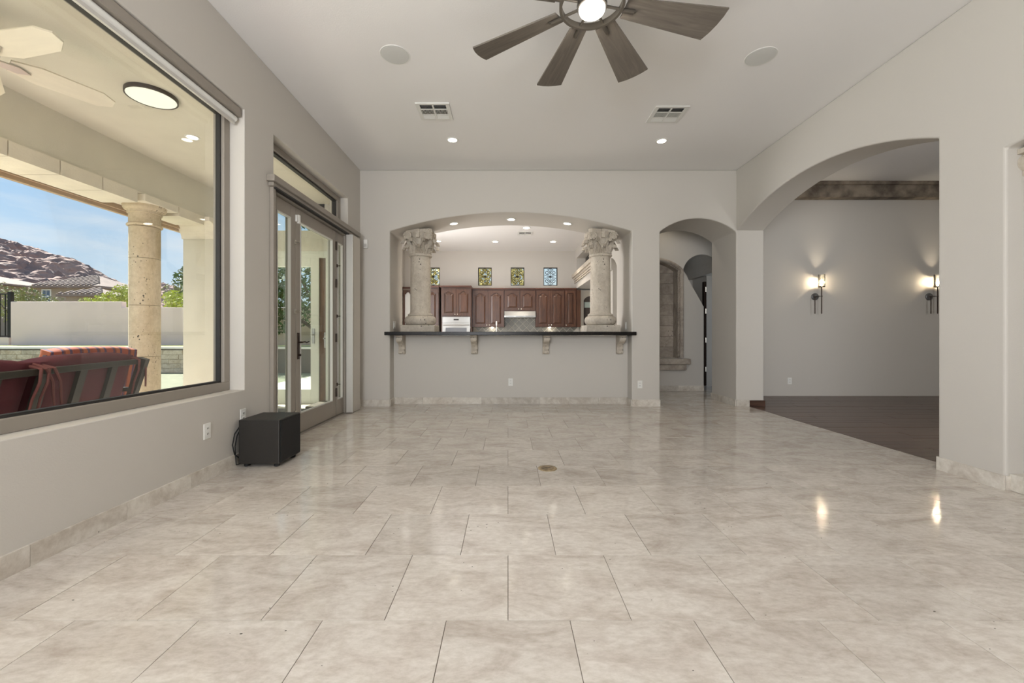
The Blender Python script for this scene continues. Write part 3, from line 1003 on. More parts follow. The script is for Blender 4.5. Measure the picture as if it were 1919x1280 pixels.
corbel('scrolled stone corbel under the left end of the bar', -1.615)
corbel('scrolled stone corbel under the bar, second from left, below the oven', -0.51)
corbel('scrolled stone corbel under the bar, third from left', 0.575)
corbel('scrolled stone corbel under the right end of the bar', 1.70)


# ------------------------------------------------------------------ electric plates
def outlet(label, loc, rotz, switch=0, cat='outlet', w=0.07):
    t = thing('wall_outlet' if not switch else 'light_switch', label, cat, loc, rotz)
    B(-w / 2, w / 2, -0.006, 0, -0.057, 0.057).build('cover_plate', WHITE, t, bevel=0.003)
    if switch:
        for i in range(switch):
            x = (i - (switch - 1) / 2) * 0.046
            B(x - 0.016, x + 0.016, -0.011, -0.005, -0.033, 0.033).build('rocker', WHITE, t, bevel=0.003)
    else:
        for z in (-0.02, 0.02):
            r = B(-0.017, 0.017, -0.008, -0.005, z - 0.014, z + 0.014).build('socket', WHITE, t, bevel=0.003)
            MB().box(-0.008, -0.005, -0.009, -0.0075, z - 0.005, z + 0.006).box(0.005, 0.008, -0.009, -0.0075, z - 0.005, z + 0.006).build('slot', DARK, r)
    return t


outlet('white outlet on the wall below the picture window', (XL, 3.03, 0.357), PI / 2)
outlet('white outlet behind the black subwoofer', (XL, 3.44, 0.39), PI / 2)
outlet('white outlet on the knee wall below the bar', (0.04, 6.39, 0.335), 0)
outlet('white outlet on the back wall beside the hall arch', (1.953, YB, 0.325), 0)
outlet('white outlet on the far wall under the left sconce', (4.885, 7.23, 0.26), 0)
outlet('white double switch on the left jamb of the pass-through', (PT0, 6.42, 1.21), PI / 2, 2, 'switch', 0.115)
outlet('white single switch on the right jamb of the pass-through', (PT1, 6.48, 1.20), -PI / 2, 1, 'switch')
ms = thing('motion_sensor', 'small white motion sensor in the back left corner', 'sensor', (-2.10, YB, 2.40))
B(-0.03, 0.03, -0.035, 0, -0.065, 0.065).build('housing', WHITE, ms, bevel=0.01)
B(-0.02, 0.02, -0.04, -0.03, -0.045, 0.0).build('lens', FRAME_L, ms, bevel=0.004)

# ------------------------------------------------------------------ subwoofer
sb = thing('subwoofer', 'black box subwoofer standing on the floor by the window wall', 'speaker', (-1.983, 3.485, 0))
B(-0.162, 0.162, -0.168, 0.168, 0.028, 0.38).build('cabinet', BLACK, sb, bevel=0.006)
B(0.162, 0.170, -0.155, 0.155, 0.04, 0.368).build('side_grille', pbr('black_grille_cloth', (28, 26, 25), 0.85, bump=0.4, bscale=500), sb, bevel=0.003)
for sx in (-1, 1):
    for sy in (-1, 1):
        MB().lathe([(0.016, 0), (0.022, 0.004), (0.022, 0.03)], sx * 0.12, sy * 0.125, 0, 14).build('foot', RUBBER, sb)
cb = MB().tube([(-2.16, 3.44, 0.36), (-2.17, 3.39, 0.33), (-2.165, 3.30, 0.27), (-2.165, 3.275, 0.19), (-2.165, 3.30, 0.11), (-2.162, 3.36, 0.06), (-2.16, 3.45, 0.05)], 0.005, 6)
cb.tube([(-2.16, 3.46, 0.37), (-2.17, 3.41, 0.32), (-2.168, 3.335, 0.25), (-2.168, 3.31, 0.17), (-2.165, 3.32, 0.02), (-2.16, 3.42, 0.012)], 0.004, 6)
tag(cb.build('power_cord', RUBBER, smooth=True), 'black cords looping behind the subwoofer', 'cord')

# floor outlet
fo = thing('floor_outlet', 'round brass floor outlet cover set in the tiles', 'floor outlet', (0.312, 3.296, 0))
MB().lathe([(0.0, 0.0), (0.076, 0.0), (0.076, 0.003), (0.068, 0.006), (0.0, 0.006)], seg=32).build('rim', pbr('worn_brass', (176, 158, 126), 0.35, 0.8, var=0.2, scale=30), fo)
MB().lathe([(0.0, 0.006), (0.05, 0.006), (0.05, 0.0075), (0.0, 0.0075)], seg=28).build('cover_disc', pbr('tarnished_brass', (142, 126, 102), 0.45, 0.6, var=0.35, scale=40), fo)
B(-0.022, 0.022, -0.003, 0.003, 0.0075, 0.0085).build('slot', BRONZE, fo)

# ------------------------------------------------------------------ ceiling fixtures
def lampobj(name, kind, loc, watts, color, parent, size=0.05, spot=None, blend=0.6, rot=None):
    d = bpy.data.lights.new(name, kind)
    d.energy = watts
    d.color = color
    d.shadow_soft_size = size
    if kind == 'SPOT':
        d.spot_size = spot
        d.spot_blend = blend
    o = bpy.data.objects.new(name, d)
    COL.objects.link(o)
    o.parent = parent
    o.location = loc
    if rot:
        o.rotation_euler = rot
    return o


WARM = (1.0, 0.90, 0.76)


def downlight(label, loc, watts, group, r=0.075, name='recessed_light', tilt=0.0, spot=2.0):
    t = thing(name, label, 'ceiling light', loc, 0, group)
    t.rotation_euler = (0, tilt, 0)
    MB().lathe([(r * 0.72, -0.001), (r * 0.74, -0.006), (r, -0.005), (r, 0.0)], seg=28).build('trim_ring', WHITE, t, smooth=True)
    MB().lathe([(0.0, -0.0045), (r * 0.73, -0.0045), (r * 0.73, -0.001), (0, -0.001)], seg=28).build('lens', LAMP, t)
    lampobj('lamp', 'SPOT', (0, 0, -0.03), watts, WARM, t, 0.05, spot, 0.8)
    return t


G = 'recessed lights in the living room ceiling'
downlight('recessed light in the living room ceiling near the left vent', (-0.695, 5.217, HC), ROOM_LAMP, G)
downlight('recessed light in the living room ceiling near the right vent', (1.934, 5.246, HC), ROOM_LAMP, G)
downlight('recessed light at the top edge left of the fan', (-0.27, 2.95, HC), ROOM_LAMP, G)
downlight('recessed light behind the viewer on the right', (1.93, 0.6, HC), ROOM_LAMP, G)
downlight('recessed light behind the viewer on the left', (-0.70, 0.6, HC), ROOM_LAMP, G)
for lb_, x in (('left recessed light in the pass-through soffit', -0.85), ('middle recessed light in the pass-through soffit', 0.05), ('right recessed light in the pass-through soffit', 0.93)):
    z = arch_z(x, PT0, PT1, PTZ, PTR)
    slope = (arch_z(x + 0.01, PT0, PT1, PTZ, PTR) - arch_z(x - 0.01, PT0, PT1, PTZ, PTR)) / 0.02
    downlight(lb_, (x, 6.53, z - 0.002), SOFFIT_LAMP, 'recessed lights in the pass-through soffit', tilt=-math.atan(slope))
for lb_, x, y in (('kitchen ceiling light near the left column', -1.82, 10.85), ('kitchen ceiling light above the oven side', -0.33, 10.9),
                  ('kitchen ceiling light on the right above the tall cabinets', 1.18, 10.9), ('kitchen ceiling light beside the kitchen vent', 0.42, 9.5)):
    downlight(lb_, (x, y, HC), KITCHEN_LAMP, 'recessed lights in the kitchen ceiling', r=0.10)


downlight('unseen recessed light added in the hall ceiling to brighten the hall', (2.85, 7.4, HC), 14.0, 'added fill lights in the hall')  # extra lamp out of sight, put in to brighten the hall


def speaker(label, loc):
    t = thing('ceiling_speaker', label, 'speaker', loc, 0, 'round ceiling speakers')
    MB().lathe([(0.118, 0), (0.122, -0.003), (0.128, -0.003), (0.13, 0)], seg=40).build('rim', WHITE, t)
    MB().lathe([(0, -0.006), (0.06, -0.0065), (0.118, -0.004), (0.118, 0), (0, 0)], seg=40).build('grille', GRILLE, t)


speaker('round ceiling speaker left of the fan', (-0.985, 3.637, HC))
speaker('round ceiling speaker right of the fan', (2.22, 3.66, HC))


def vent(label, loc, w=0.36, d=0.34, group='ceiling air vents', sc=1.0):
    t = thing('ceiling_vent', label, 'vent', loc, 0, group)
    w *= sc; d *= sc
    B(-w / 2 + 0.02, w / 2 - 0.02, -d / 2 + 0.02, d / 2 - 0.02, -0.003, -0.001).build('duct_opening', DARK, t)
    a, b = w / 2, d / 2
    fr = MB().box(-a, a, -b, -b + 0.03, -0.012, 0).box(-a, a, b - 0.03, b, -0.012, 0).box(-a, -a + 0.04, -b + 0.03, b - 0.03, -0.012, 0).box(
        a - 0.04, a, -b + 0.03, b - 0.03, -0.012, 0)
    for z0, z1 in ((-b + 0.03, -0.055), (-0.045, 0.055), (0.065, b - 0.03)):
        fr.box(-0.008, 0.008, z0, z1, -0.0115, -0.003)
    fr.box(-a + 0.04, a - 0.04, -0.055, -0.045, -0.0115, -0.003).box(-a + 0.04, a - 0.04, 0.055, 0.065, -0.0115, -0.003)
    fr.build('frame', WHITE_M, t)
    n = 9
    bar_ = MB().box(-0.002, 0.002, -0.045, 0.055, -0.012, -0.003).mesh('louver', WHITE_M)
    for s in (-1, 1):
        for i in range(n):
            x = s * (0.010 + (w / 2 - 0.052) * (i + 0.5) / n)
            piece('louver', bar_, t, (x, 0, 0))
    slat = MB().add([(-0.064, 0, -0.003), (0.064, 0, -0.003), (0.064, 0.012, -0.0115), (-0.064, 0.012, -0.0115), (-0.064, 0.001, -0.0022), (0.064, 0.001, -0.0022), (0.064, 0.013, -0.0108), (-0.064, 0.013, -0.0108)],
                    [(0, 1, 2, 3), (4, 5, 6, 7), (0, 1, 5, 4), (2, 3, 7, 6), (1, 2, 6, 5), (3, 0, 4, 7)]).mesh('slat', WHITE_M)
    for s in (-1, 1):
        for i in range(5):
            if i % 2 == 0:
                piece('slat', slat, t, (s * 0.075, -d / 2 + 0.046 + i * 0.017, 0), (0, 0, PI))
            piece('slat', slat, t, (s * 0.075, d / 2 - 0.046 - i * 0.012, 0), None)
    return t


vent('white air vent in the ceiling on the left', (-0.80, 4.55, HC))
vent('white air vent in the ceiling on the right', (1.76, 4.61, HC))
vent('small air vent in the kitchen ceiling', (0.41, 10.0, HC), 0.36, 0.34)

# ------------------------------------------------------------------ ceiling fan with eight blades
FZ = 3.15
fan = thing('ceiling_fan', 'ceiling fan with eight weathered wood blades on a bronze ring', 'ceiling fan', (0.53, 2.63, HC))
MB().lathe([(0.0, 0), (0.08, 0), (0.075, -0.03), (0.03, -0.055), (0, -0.055)], seg=28).build('canopy', FANMETAL, fan, smooth=True)
MB().cyl((0, 0, -0.05), (0, 0, -0.26), 0.014, 12).build('downrod', FANMETAL, fan)
MB().lathe([(0, -0.22), (0.07, -0.225), (0.085, -0.25), (0.085, -0.34), (0.095, -0.36), (0.092, -0.385), (0.0, -0.385)], seg=32).build('motor_housing', FANMETAL, fan, smooth=True)
MB().lathe([(0.0, -0.425), (0.05, -0.422), (0.075, -0.41), (0.083, -0.395), (0.083, -0.385), (0, -0.385)], seg=32).build('light_globe', GLOBE, fan, smooth=True)
rg = MB()
for i in range(64):
    a0, a1 = 2 * PI * i / 64, 2 * PI * (i + 1) / 64
    q = []
    for a in (a0, a1):
        for r in (0.188, 0.205):
            for z in (-0.375, -0.335):
                q.append((r * math.cos(a), r * math.sin(a), z))
    rg.add(q, [(0, 1, 3, 2), (4, 6, 7, 5), (0, 4, 5, 1), (2, 3, 7, 6), (0, 2, 6, 4), (1, 5, 7, 3)])
rg.build('ring', FANMETAL, fan, weld=False)
bl = MB()
poly = [(0.225, -0.066), (0.225, 0.066), (0.86, 0.118), (0.885, 0.06), (0.90, 0.0), (0.907, -0.06), (0.905, -0.115)]
bl.prism(poly, 'XY', -0.005, 0.005)
blade_me = bl.mesh('blade', FANWOOD)
arm_me = MB().cyl((0.07, 0, -0.355), (0.30, 0, -0.355), 0.009, 10).mesh('blade_arm', FANMETAL)
clamp_me = MB().cyl((0.20, 0, -0.362), (0.285, 0, -0.362), 0.0145, 12).mesh('clamp', FANMETAL)
for k in range(8):
    a = math.radians(102 + 45 * k)
    o = piece('blade', blade_me, fan, (0, 0, -0.345))
    o.rotation_euler = (Matrix.Rotation(a, 3, 'Z') @ Matrix.Rotation(math.radians(-14), 3, 'X')).to_euler()
    piece('blade_arm', arm_me, fan, (0, 0, 0), (0, 0, a))
    piece('clamp', clamp_me, fan, (0, 0, 0), (0, 0, a))
lampobj('lamp', 'POINT', (0, 0, -0.50), FAN_LAMP, (1.0, 0.95, 0.86), fan, 0.08)

# ------------------------------------------------------------------ recess capital at the right edge
cp = thing('carved_bracket', 'small carved white stone bracket high in the right recess', 'bracket', (3.455, 2.83, 2.15))
MB().box(0.0, 0.30, -0.10, 0, 0.13, 0.165).build('abacus', CANTERA, cp, bevel=0.004)
prof = [(0.02, 0.13)] + [(0.055 + 0.055 * math.cos(PI * 0.5 + PI * k / 12), 0.075 + 0.055 * math.sin(PI * 0.5 + PI * k / 12)) for k in range(13)] + [(0.28, 0.02), (0.28, 0.13)]
MB().prism([(0.03, 0.13)] + [(0.062 + 0.06 * math.cos(PI * 0.62 + PI * 0.95 * k / 12), 0.072 + 0.058 * math.sin(PI * 0.62 + PI * 0.95 * k / 12)) for k in range(13)] + [(0.28, 0.018), (0.28, 0.13)], 'XZ', -0.08, 0).build('scroll', CANTERA, cp, bevel=0.004)
MB().lathe([(0, -0.09), (0.016, -0.088), (0.016, -0.07), (0, -0.07)], 0.068, 0, 0.075, 14, 'Y').build('scroll_eye', DARK, cp)
MB().box(0.035, 0.28, -0.06, 0, -0.015, 0.02).build('drop', CANTERA, cp, bevel=0.004)
st = MB().box(XR + 0.02, XR2 + 0.09, 2.70, 2.83, 0, 0.115)
tag(st.build('hearth_stone', BASE, bevel=0.006), 'pale stained stone block on the floor of the right recess', 'stone')

# ------------------------------------------------------------------ hall: arched stone niche and ledge
ni = thing('stone_niche', 'arched stone lined niche with rope moulding at the end of the hall', 'niche', (2.76, HE, 0))
out_a = arch(-0.54, 0.54, 2.286, 0.205, 24)
in_a = arch(-0.46, 0.46, 2.286, 0.17, 24)
fr = MB()
n = len(out_a)
pb = [(-0.46, 0.62)] + in_a + [(0.46, 0.62)]
fr.tube([(0.512, -0.03, 0.63)] + [(u * 0.95, -0.03, v - 0.01) for u, v in reversed(out_a)] + [(-0.512, -0.03, 0.63)], 0.036, 10)
fr.build('roll_moulding', NICHE_ST, ni, smooth=True)
rv = MB()
for i in range(len(pb) - 1):
    (u0, v0), (u1, v1) = pb[i], pb[i + 1]
    rv.add([(u0, -0.01, v0), (u1, -0.01, v1), (u1, 0.23, v1), (u0, 0.23, v0), (u0 * 1.03, -0.01, v0 + 0.01), (u1 * 1.03, -0.01, v1 + 0.01), (u1 * 1.03, 0.23, v1 + 0.01), (u0 * 1.03, 0.23, v0 + 0.01)],
           [(0, 1, 2, 3), (4, 7, 6, 5), (0, 4, 5, 1), (2, 6, 7, 3)])
rv.build('reveal', NICHE_ST, ni)
path = [(0.465, -0.005, 0.64)] + [(0.465, -0.005, 0.64 + (2.286 - 0.64) * i / 54) for i in range(1, 55)] + [(u * 1.0, -0.005, v + 0.004) for u, v in reversed(in_a[:-1])][0:24]
rp_ = MB()
P3 = [Vector(p) for p in path]
for strand in (0, PI):
    pts = []
    tot = 0
    for i in range(len(P3) - 1):
        seg_n = 3
        for q in range(seg_n):
            p = P3[i].lerp(P3[i + 1], q / seg_n)
            tdir = (P3[i + 1] - P3[i])
            ln = tdir.length / seg_n
            tdir.normalize()
            sd = Vector((0, 1, 0))
            nn = tdir.cross(sd)
            a = tot * 2 * PI / 0.09 + strand
            pts.append(p + (sd * math.cos(a) + nn * math.sin(a)) * 0.011)
            tot += ln
    rp_.tube(pts, 0.013, 6)
rp_.build('rope_moulding', NICHE_ST, ni, smooth=True)
zz = 0.62
k = 0
while zz < 2.5:
    hgt = 0.205
    xs = [-0.46, -0.12, 0.46] if k % 2 == 0 else [-0.46, 0.16, 0.46]
    for a, b in zip(xs, xs[1:]):
        me = MB().box(-(b - a) / 2 + 0.003, (b - a) / 2 - 0.003, 0, 0.05, 0.003, hgt - 0.003).mesh('stone_block', NICHE_ST)
        piece('stone_block', me, ni, ((a + b) / 2, 0.23 + random.uniform(0, 0.006), zz))
    zz += hgt
    k += 1
B(-0.47, 0.47, 0.26, 0.3, 0.6, 2.6).build('backing', GROUT, ni)
lg = thing('stone_ledge', 'two-tier stone ledge under the arched hall niche', 'ledge', (2.76, HE, 0.40))
B(-0.55, 0.62, -0.20, 0, 0.11, 0.215).build('top_slab', NICHE_ST, lg, bevel=0.02, bseg=3)
B(-0.52, 0.56, -0.15, 0, 0.0, 0.11).build('lower_slab', NICHE_ST, lg, bevel=0.02, bseg=3)
d2 = thing('door_2', 'dark wooden door standing open edge-on at the end of the hall', 'door', kind='structure')
B(4.055, 4.105, 8.62, 8.70, 0.01, 2.16).build('leaf', BRONZE, d2)
for z in (0.35, 0.95, 1.55, 2.0):
    MB().cyl((4.085, 8.61, z - 0.05), (4.085, 8.61, z + 0.05), 0.014, 8).build('hinge', NICKEL, d2)

# ------------------------------------------------------------------ next room: cornice and sconces
cn = thing('trim_3', 'mottled stone cornice along the top of the far wall', 'trim', kind='structure')
B(XR2, 9.15, 7.06, 7.23, 3.40, 3.66).build('cornice_beam', pbr('mottled_stone', (150, 138, 122), 0.85, col2=(96, 86, 76), scale=5, detail=9, bump=0.5, bscale=40), cn)
B(XR2, 9.15, 7.03, 7.23, 3.60, 3.66).build('cornice_lip', MATS['mottled_stone'], cn)


def sconce(label, x):
    t = thing('wall_sconce', label, 'wall lamp', (x, 7.23, 1.72), 0, 'sconces on the far wall')
    MB().lathe([(0.0, -0.02), (0.055, -0.02), (0.062, -0.014), (0.062, 0), (0, 0)], 0, 0, 0, 28, 'Y').build('backplate', pbr('gunmetal', (126, 126, 126), 0.35, 0.7) if 'gunmetal' not in MATS else MATS['gunmetal'], t, smooth=True)
    MB().cyl((0, -0.01, 0), (0, -0.11, 0), 0.009, 10).build('arm', FANMETAL, t)
    MB().cyl((-0.055, -0.11, 0), (0.055, -0.11, 0), 0.006, 8).build('cross_bar', FANMETAL, t)
    MB().cyl((0.04, -0.11, -0.30), (0.04, -0.11, 0.16), 0.008, 10).build('lamp_rod', BRONZE, t)
    MB().cyl((-0.075, -0.11, -0.30), (-0.075, -0.11, 0.0), 0.007, 10).build('tail_rod', BRONZE, t)
    MB().lathe([(0.012, 0.15), (0.05, 0.155), (0.05, 0.166), (0, 0.166)], 0.04, -0.11, 0, 20).build('cup', BRONZE, t)
    MB().lathe([(0.05, 0.168), (0.05, 0.37), (0.046, 0.37), (0.046, 0.168)], 0.04, -0.11, 0, 10).build('crystal_shade', CRYSTAL, t)
    MB().lathe([(0.005, 0.17), (0.016, 0.20), (0.02, 0.235), (0.012, 0.27), (0.003, 0.29)], 0.04, -0.11, 0, 12).build('bulb', BULB, t, smooth=True)
    lampobj('lamp', 'POINT', (0.04, -0.11, 0.25), SCONCE_LAMP, (1.0, 0.86, 0.66), t, 0.02)


sconce('lit bronze sconce on the left of the far wall', 5.32)
sconce('lit bronze sconce half hidden by the right pier', 7.30)

# ------------------------------------------------------------------ kitchen cabinets
CF = 11.75


def cab_door(root, x0, x1, z0, z1, yf, knob=None, arched=True, panel_mat=None):
    st_ = min(0.06, (x1 - x0) * 0.2)
    d = MB()
    d.box(x0, x0 + st_, yf - 0.026, yf, z0, z1).box(x1 - st_, x1, yf - 0.026, yf, z0, z1).box(x0 + st_, x1 - st_, yf - 0.026, yf, z0, z0 + st_)
    a, b = x0 + st_, x1 - st_
    zt = z1 - st_
    rise = 0.06 if arched else 0.0
    if arched:
        sh_ = (b - a) * 0.16
        curve = [(a, zt - rise), (a + sh_, zt - rise)] + [(a + sh_ + (b - a - 2 * sh_) * i / 8, zt - rise + rise * math.sin(PI * i / 8) ** 0.8) for i in range(1, 8)] + [(b - sh_, zt - rise), (b, zt - rise)]
    else:
        curve = [(a, zt), (b, zt)]
    d.prism(curve + [(b, z1), (a, z1)], 'XZ', yf - 0.026, yf)
    o = d.build('door', CAB, root)
    cx_ = (a + b) / 2
    g = 0.018 if panel_mat is None else 0.0

    def inset(k_):
        return [(u + (k_ if u < cx_ else -k_) * min(1, abs(u - cx_) / (b - a) * 4), v - k_) for u, v in curve] + [(b - k_, z0 + st_ + k_), (a + k_, z0 + st_ + k_)]
    pm = MB().prism(inset(g), 'XZ', yf - 0.010, yf)
    if panel_mat is None:
        n_ = len(inset(g))
        lo, hi = inset(g), inset(g + 0.035)
        pm.add([(u, yf - 0.010, v) for u, v in lo] + [(u, yf - 0.022, v) for u, v in hi], [(i, (i + 1) % n_, (i + 1) % n_ + n_, i + n_) for i in range(n_)] + [tuple(range(n_, 2 * n_))])
    pm.build('panel', panel_mat or CAB, o)
    if knob:
        kx = x0 + st_ / 2 if knob == 'L' else x1 - st_ / 2
        MB().lathe([(0.004, -0.0), (0.006, -0.012), (0.016, -0.02), (0.016, -0.028), (0.006, -0.034)], kx, yf - 0.022, z0 + st_ * 0.6, 12, 'Y').build('knob', NICKEL, o)
    return o


def upper(label, x0, x1, z0, z1, doors, yf=CF, crown=True, arched=True):
    t = thing('wall_cabinet', label, 'cabinet', (0, 0, 0), 0, 'walnut kitchen wall cabinets')
    B(x0 + 0.002, x1 - 0.002, yf, 12.09, z0, z1).build('carcass', CABX, t)
    w = (x1 - x0 - 0.02) / doors
    for i in range(doors):
        kn = ('R' if i % 2 == 0 else 'L') if doors > 1 else 'L'
        cab_door(t, x0 + 0.01 + i * w + 0.006, x0 + 0.01 + (i + 1) * w - 0.006, z0 + 0.02, z1 - 0.03, yf, kn, arched)
    if crown:
        MB().box(x0, x1, yf - 0.03, 12.09, z1, z1 + 0.02).box(x0, x1, yf - 0.05, 12.09, z1 + 0.02, z1 + 0.05).build('crown', CABX, t)
    return t


upper('pair of tall walnut wall cabinet doors left of the range hood', -1.008, -0.107, 1.281, 2.33, 2)
upper('short walnut wall cabinet over the range hood', -0.105, 0.780, 1.732, 2.33, 2)
upper('pair of tall walnut wall cabinet doors right of the range hood', 0.782, 1.593, 1.281, 2.33, 2)
upper('single walnut wall cabinet at the right end of the kitchen run', 1.595, 1.93, 1.281, 2.33, 1, arched=False)
tag(B(1.932, 2.05, CF, 12.09, 1.281, 2.33).build('end_panel', CAB), 'walnut end panel closing the cabinet run', 'cabinet panel')
OF = 11.55
ov = thing('oven_cabinet', 'tall walnut cabinet holding the wall oven', 'cabinet', (0, 0, 0))
MB().box(-1.85, -1.82, OF, 12.09, 0, 2.37).box(-1.04, -1.01, OF, 12.09, 0, 2.37).box(-1.82, -1.04, OF, 12.09, 1.565, 2.37).box(-1.82, -1.04, OF, 12.09, 0, 0.85).box(-1.82, -1.04, 12.0, 12.09, 0.85, 1.565).build('carcass', CAB, ov)
cab_door(ov, -1.83, -1.435, 1.595, 2.33, OF, 'R')
cab_door(ov, -1.425, -1.03, 1.595, 2.33, OF, 'L')
MB().box(-1.88, -1.012, OF - 0.04, 12.09, 2.37, 2.39).box(-1.90, -1.012, OF - 0.07, 12.09, 2.39, 2.42).build('crown', CABX, ov)
ow = thing('wall_oven', 'stainless steel built-in wall oven', 'oven', (-1.43, OF, 0.86))
B(-0.385, 0.385, -0.03, 0.42, 0.0, 0.70).build('body', STEEL, ow)
B(-0.385, 0.385, -0.045, -0.03, 0.545, 0.69).build('control_panel', STEEL, ow, bevel=0.004)
B(-0.07, 0.07, -0.048, -0.044, 0.605, 0.64).build('display', DARK, ow)
B(-0.385, 0.385, -0.05, -0.03, 0.02, 0.525).build('oven_door', STEEL, ow, bevel=0.004)
B(-0.29, 0.29, -0.054, -0.049, 0.1, 0.40).build('oven_window', pbr('oven_glass', (120, 124, 130), 0.1), ow)
MB().cyl((-0.36, -0.085, 0.475), (0.36, -0.085, 0.475), 0.014, 12).cyl((-0.33, -0.05, 0.475), (-0.33, -0.085, 0.475), 0.01).cyl((0.33, -0.05, 0.475), (0.33, -0.085, 0.475), 0.01).build('handle', STEEL, ow, smooth=True)
pt = thing('pantry_cabinet', 'tall narrow walnut cabinet just right of the left column', 'cabinet', (0, 0, 0))
B(-2.28, -1.915, OF + 0.02, 12.09, 0, 2.37).build('carcass', CAB, pt)
cab_door(pt, -2.26, -1.93, 1.40, 2.33, OF + 0.02, None)
cab_door(pt, -2.26, -1.93, 0.3, 1.37, OF + 0.02, None, False)
MB().box(-2.30, -1.912, OF - 0.03, 12.09, 2.37, 2.42).build('crown', CABX, pt)
gc = thing('glass_cabinet', 'glazed cabinet with arched door behind the left column', 'cabinet', (0, 0, 0))
MB().box(-2.99, -2.31, OF + 0.3, 12.09, 1.25, 2.37).build('carcass', pbr('pale_cabinet', (150, 136, 122), 0.5), gc)
cab_door(gc, -2.98, -2.70, 1.3, 2.33, OF + 0.3, None, True, pbr('frosted_glass', (214, 216, 216), 0.15))
cab_door(gc, -2.69, -2.33, 1.3, 2.33, OF + 0.3, None, True, MATS['frosted_glass'])
MB().box(-2.99, -2.31, OF + 0.25, 12.09, 2.37, 2.42).build('crown', CABX, gc)
hd = thing('range_hood', 'stainless steel range hood under the short cabinet', 'range hood', (0, 0, 0))
MB().prism([(11.66, 1.55), (12.09, 1.55), (12.09, 1.727), (11.70, 1.727), (11.66, 1.60)], 'YZ', -0.10, 0.775).build('canopy', STEEL, hd, bevel=0.004)
for i in range(3):
    B(-0.06 + i * 0.28, 0.16 + i * 0.28, 11.654, 11.66, 1.572, 1.588).build('button_strip', pbr('grey_strip', (120, 120, 118), 0.4) if i == 0 else MATS['grey_strip'], hd)
al = thing('alcove_cabinet', 'pale cabinet with arched glass door in the kitchen alcove', 'cabinet', (0, 0, 0))
B(2.08, 2.72, 11.95, 12.09, 0.9, 2.34).build('carcass', pbr('cream_cabinet', (206, 198, 184), 0.5), al)
MB().prism([(2.17, 1.3)] + arch(2.17, 2.55, 2.05, 0.12, 10) + [(2.55, 1.3)], 'XZ', 11.935, 11.95).build('arched_pane', pbr('dark_glass', (70, 62, 58), 0.08), al)
MB().prism([(2.19, 1.84), (2.53, 1.84), (2.53, 2.0), (2.19, 2.0)], 'XZ', 11.932, 11.936).build('pale_pane', pbr('pale_glass', (176, 190, 184), 0.1), al)
# base run
bc = thing('base_cabinet', 'walnut base cabinet run under the kitchen worktop', 'cabinet', (0, 0, 0))
B(-1.0, 1.93, 11.5, 12.09, 0, 0.88).build('carcass', CAB, bc)
for i in range(6):
    cab_door(bc, -0.98 + i * 0.483, -0.98 + (i + 1) * 0.483 - 0.012, 0.12, 0.86, 11.5, 'R' if i % 2 == 0 else 'L', False)
tag(B(-1.0, 1.93, 11.46, 12.088, 0.88, 0.92).build('worktop', GRANITE), 'black granite kitchen worktop under the wall cabinets', 'countertop')
fa = thing('kitchen_faucet', 'slim pale faucet rising behind the bar in front of the cabinets', 'faucet', (-0.32, 11.6, 0.92))
MB().cyl((0, 0, 0), (0, 0, 0.42), 0.012, 10).build('spout_pipe', STEEL, fa)
MB().lathe([(0.018, 0.40), (0.022, 0.44), (0.022, 0.50), (0.014, 0.52), (0, 0.52)], seg=14).build('spout_head', WHITE, fa)
# backsplash
bs = thing('trim_4', 'grey slate backsplash of tiles set on the diagonal', 'backsplash', kind='structure')
B(-1.0, 2.06, 12.075, 12.099, 0.93, 1.8).build('grout_bed', PALEGROUT, bs)
DG = 0.212
dm = MB().prism([(DG / 2 - 0.008, 0), (0, DG / 2 - 0.008), (-DG / 2 + 0.008, 0), (0, -DG / 2 + 0.008)], 'XZ', -0.008, 0).mesh('tile', SLATE)
for j in range(8):
    zc = 1.06 + j * DG / 2
    i0 = -5
    for i in range(-5, 11):
        xc = i * DG + (DG / 2 if j % 2 else 0)
        if zc > 1.36 and not (-0.15 < xc < 0.85):
            continue
        if xc < -0.88 or xc > 1.95:
            continue
        piece('tile', dm, bs, (xc, 12.075, zc))
for x in (-0.45, 1.2):
    t = thing('under_cabinet_light', 'small light glowing under the wall cabinet ' + ('left' if x < 0 else 'right') + ' of the range hood', 'lamp', (x, 11.95, 1.281), 0, 'under cabinet lights')
    MB().lathe([(0, -0.012), (0.03, -0.012), (0.035, 0), (0, 0)], seg=16).build('puck', LAMP, t)
    lampobj('lamp', 'POINT', (0, 0, -0.03), 1.2, WARM, t, 0.02)

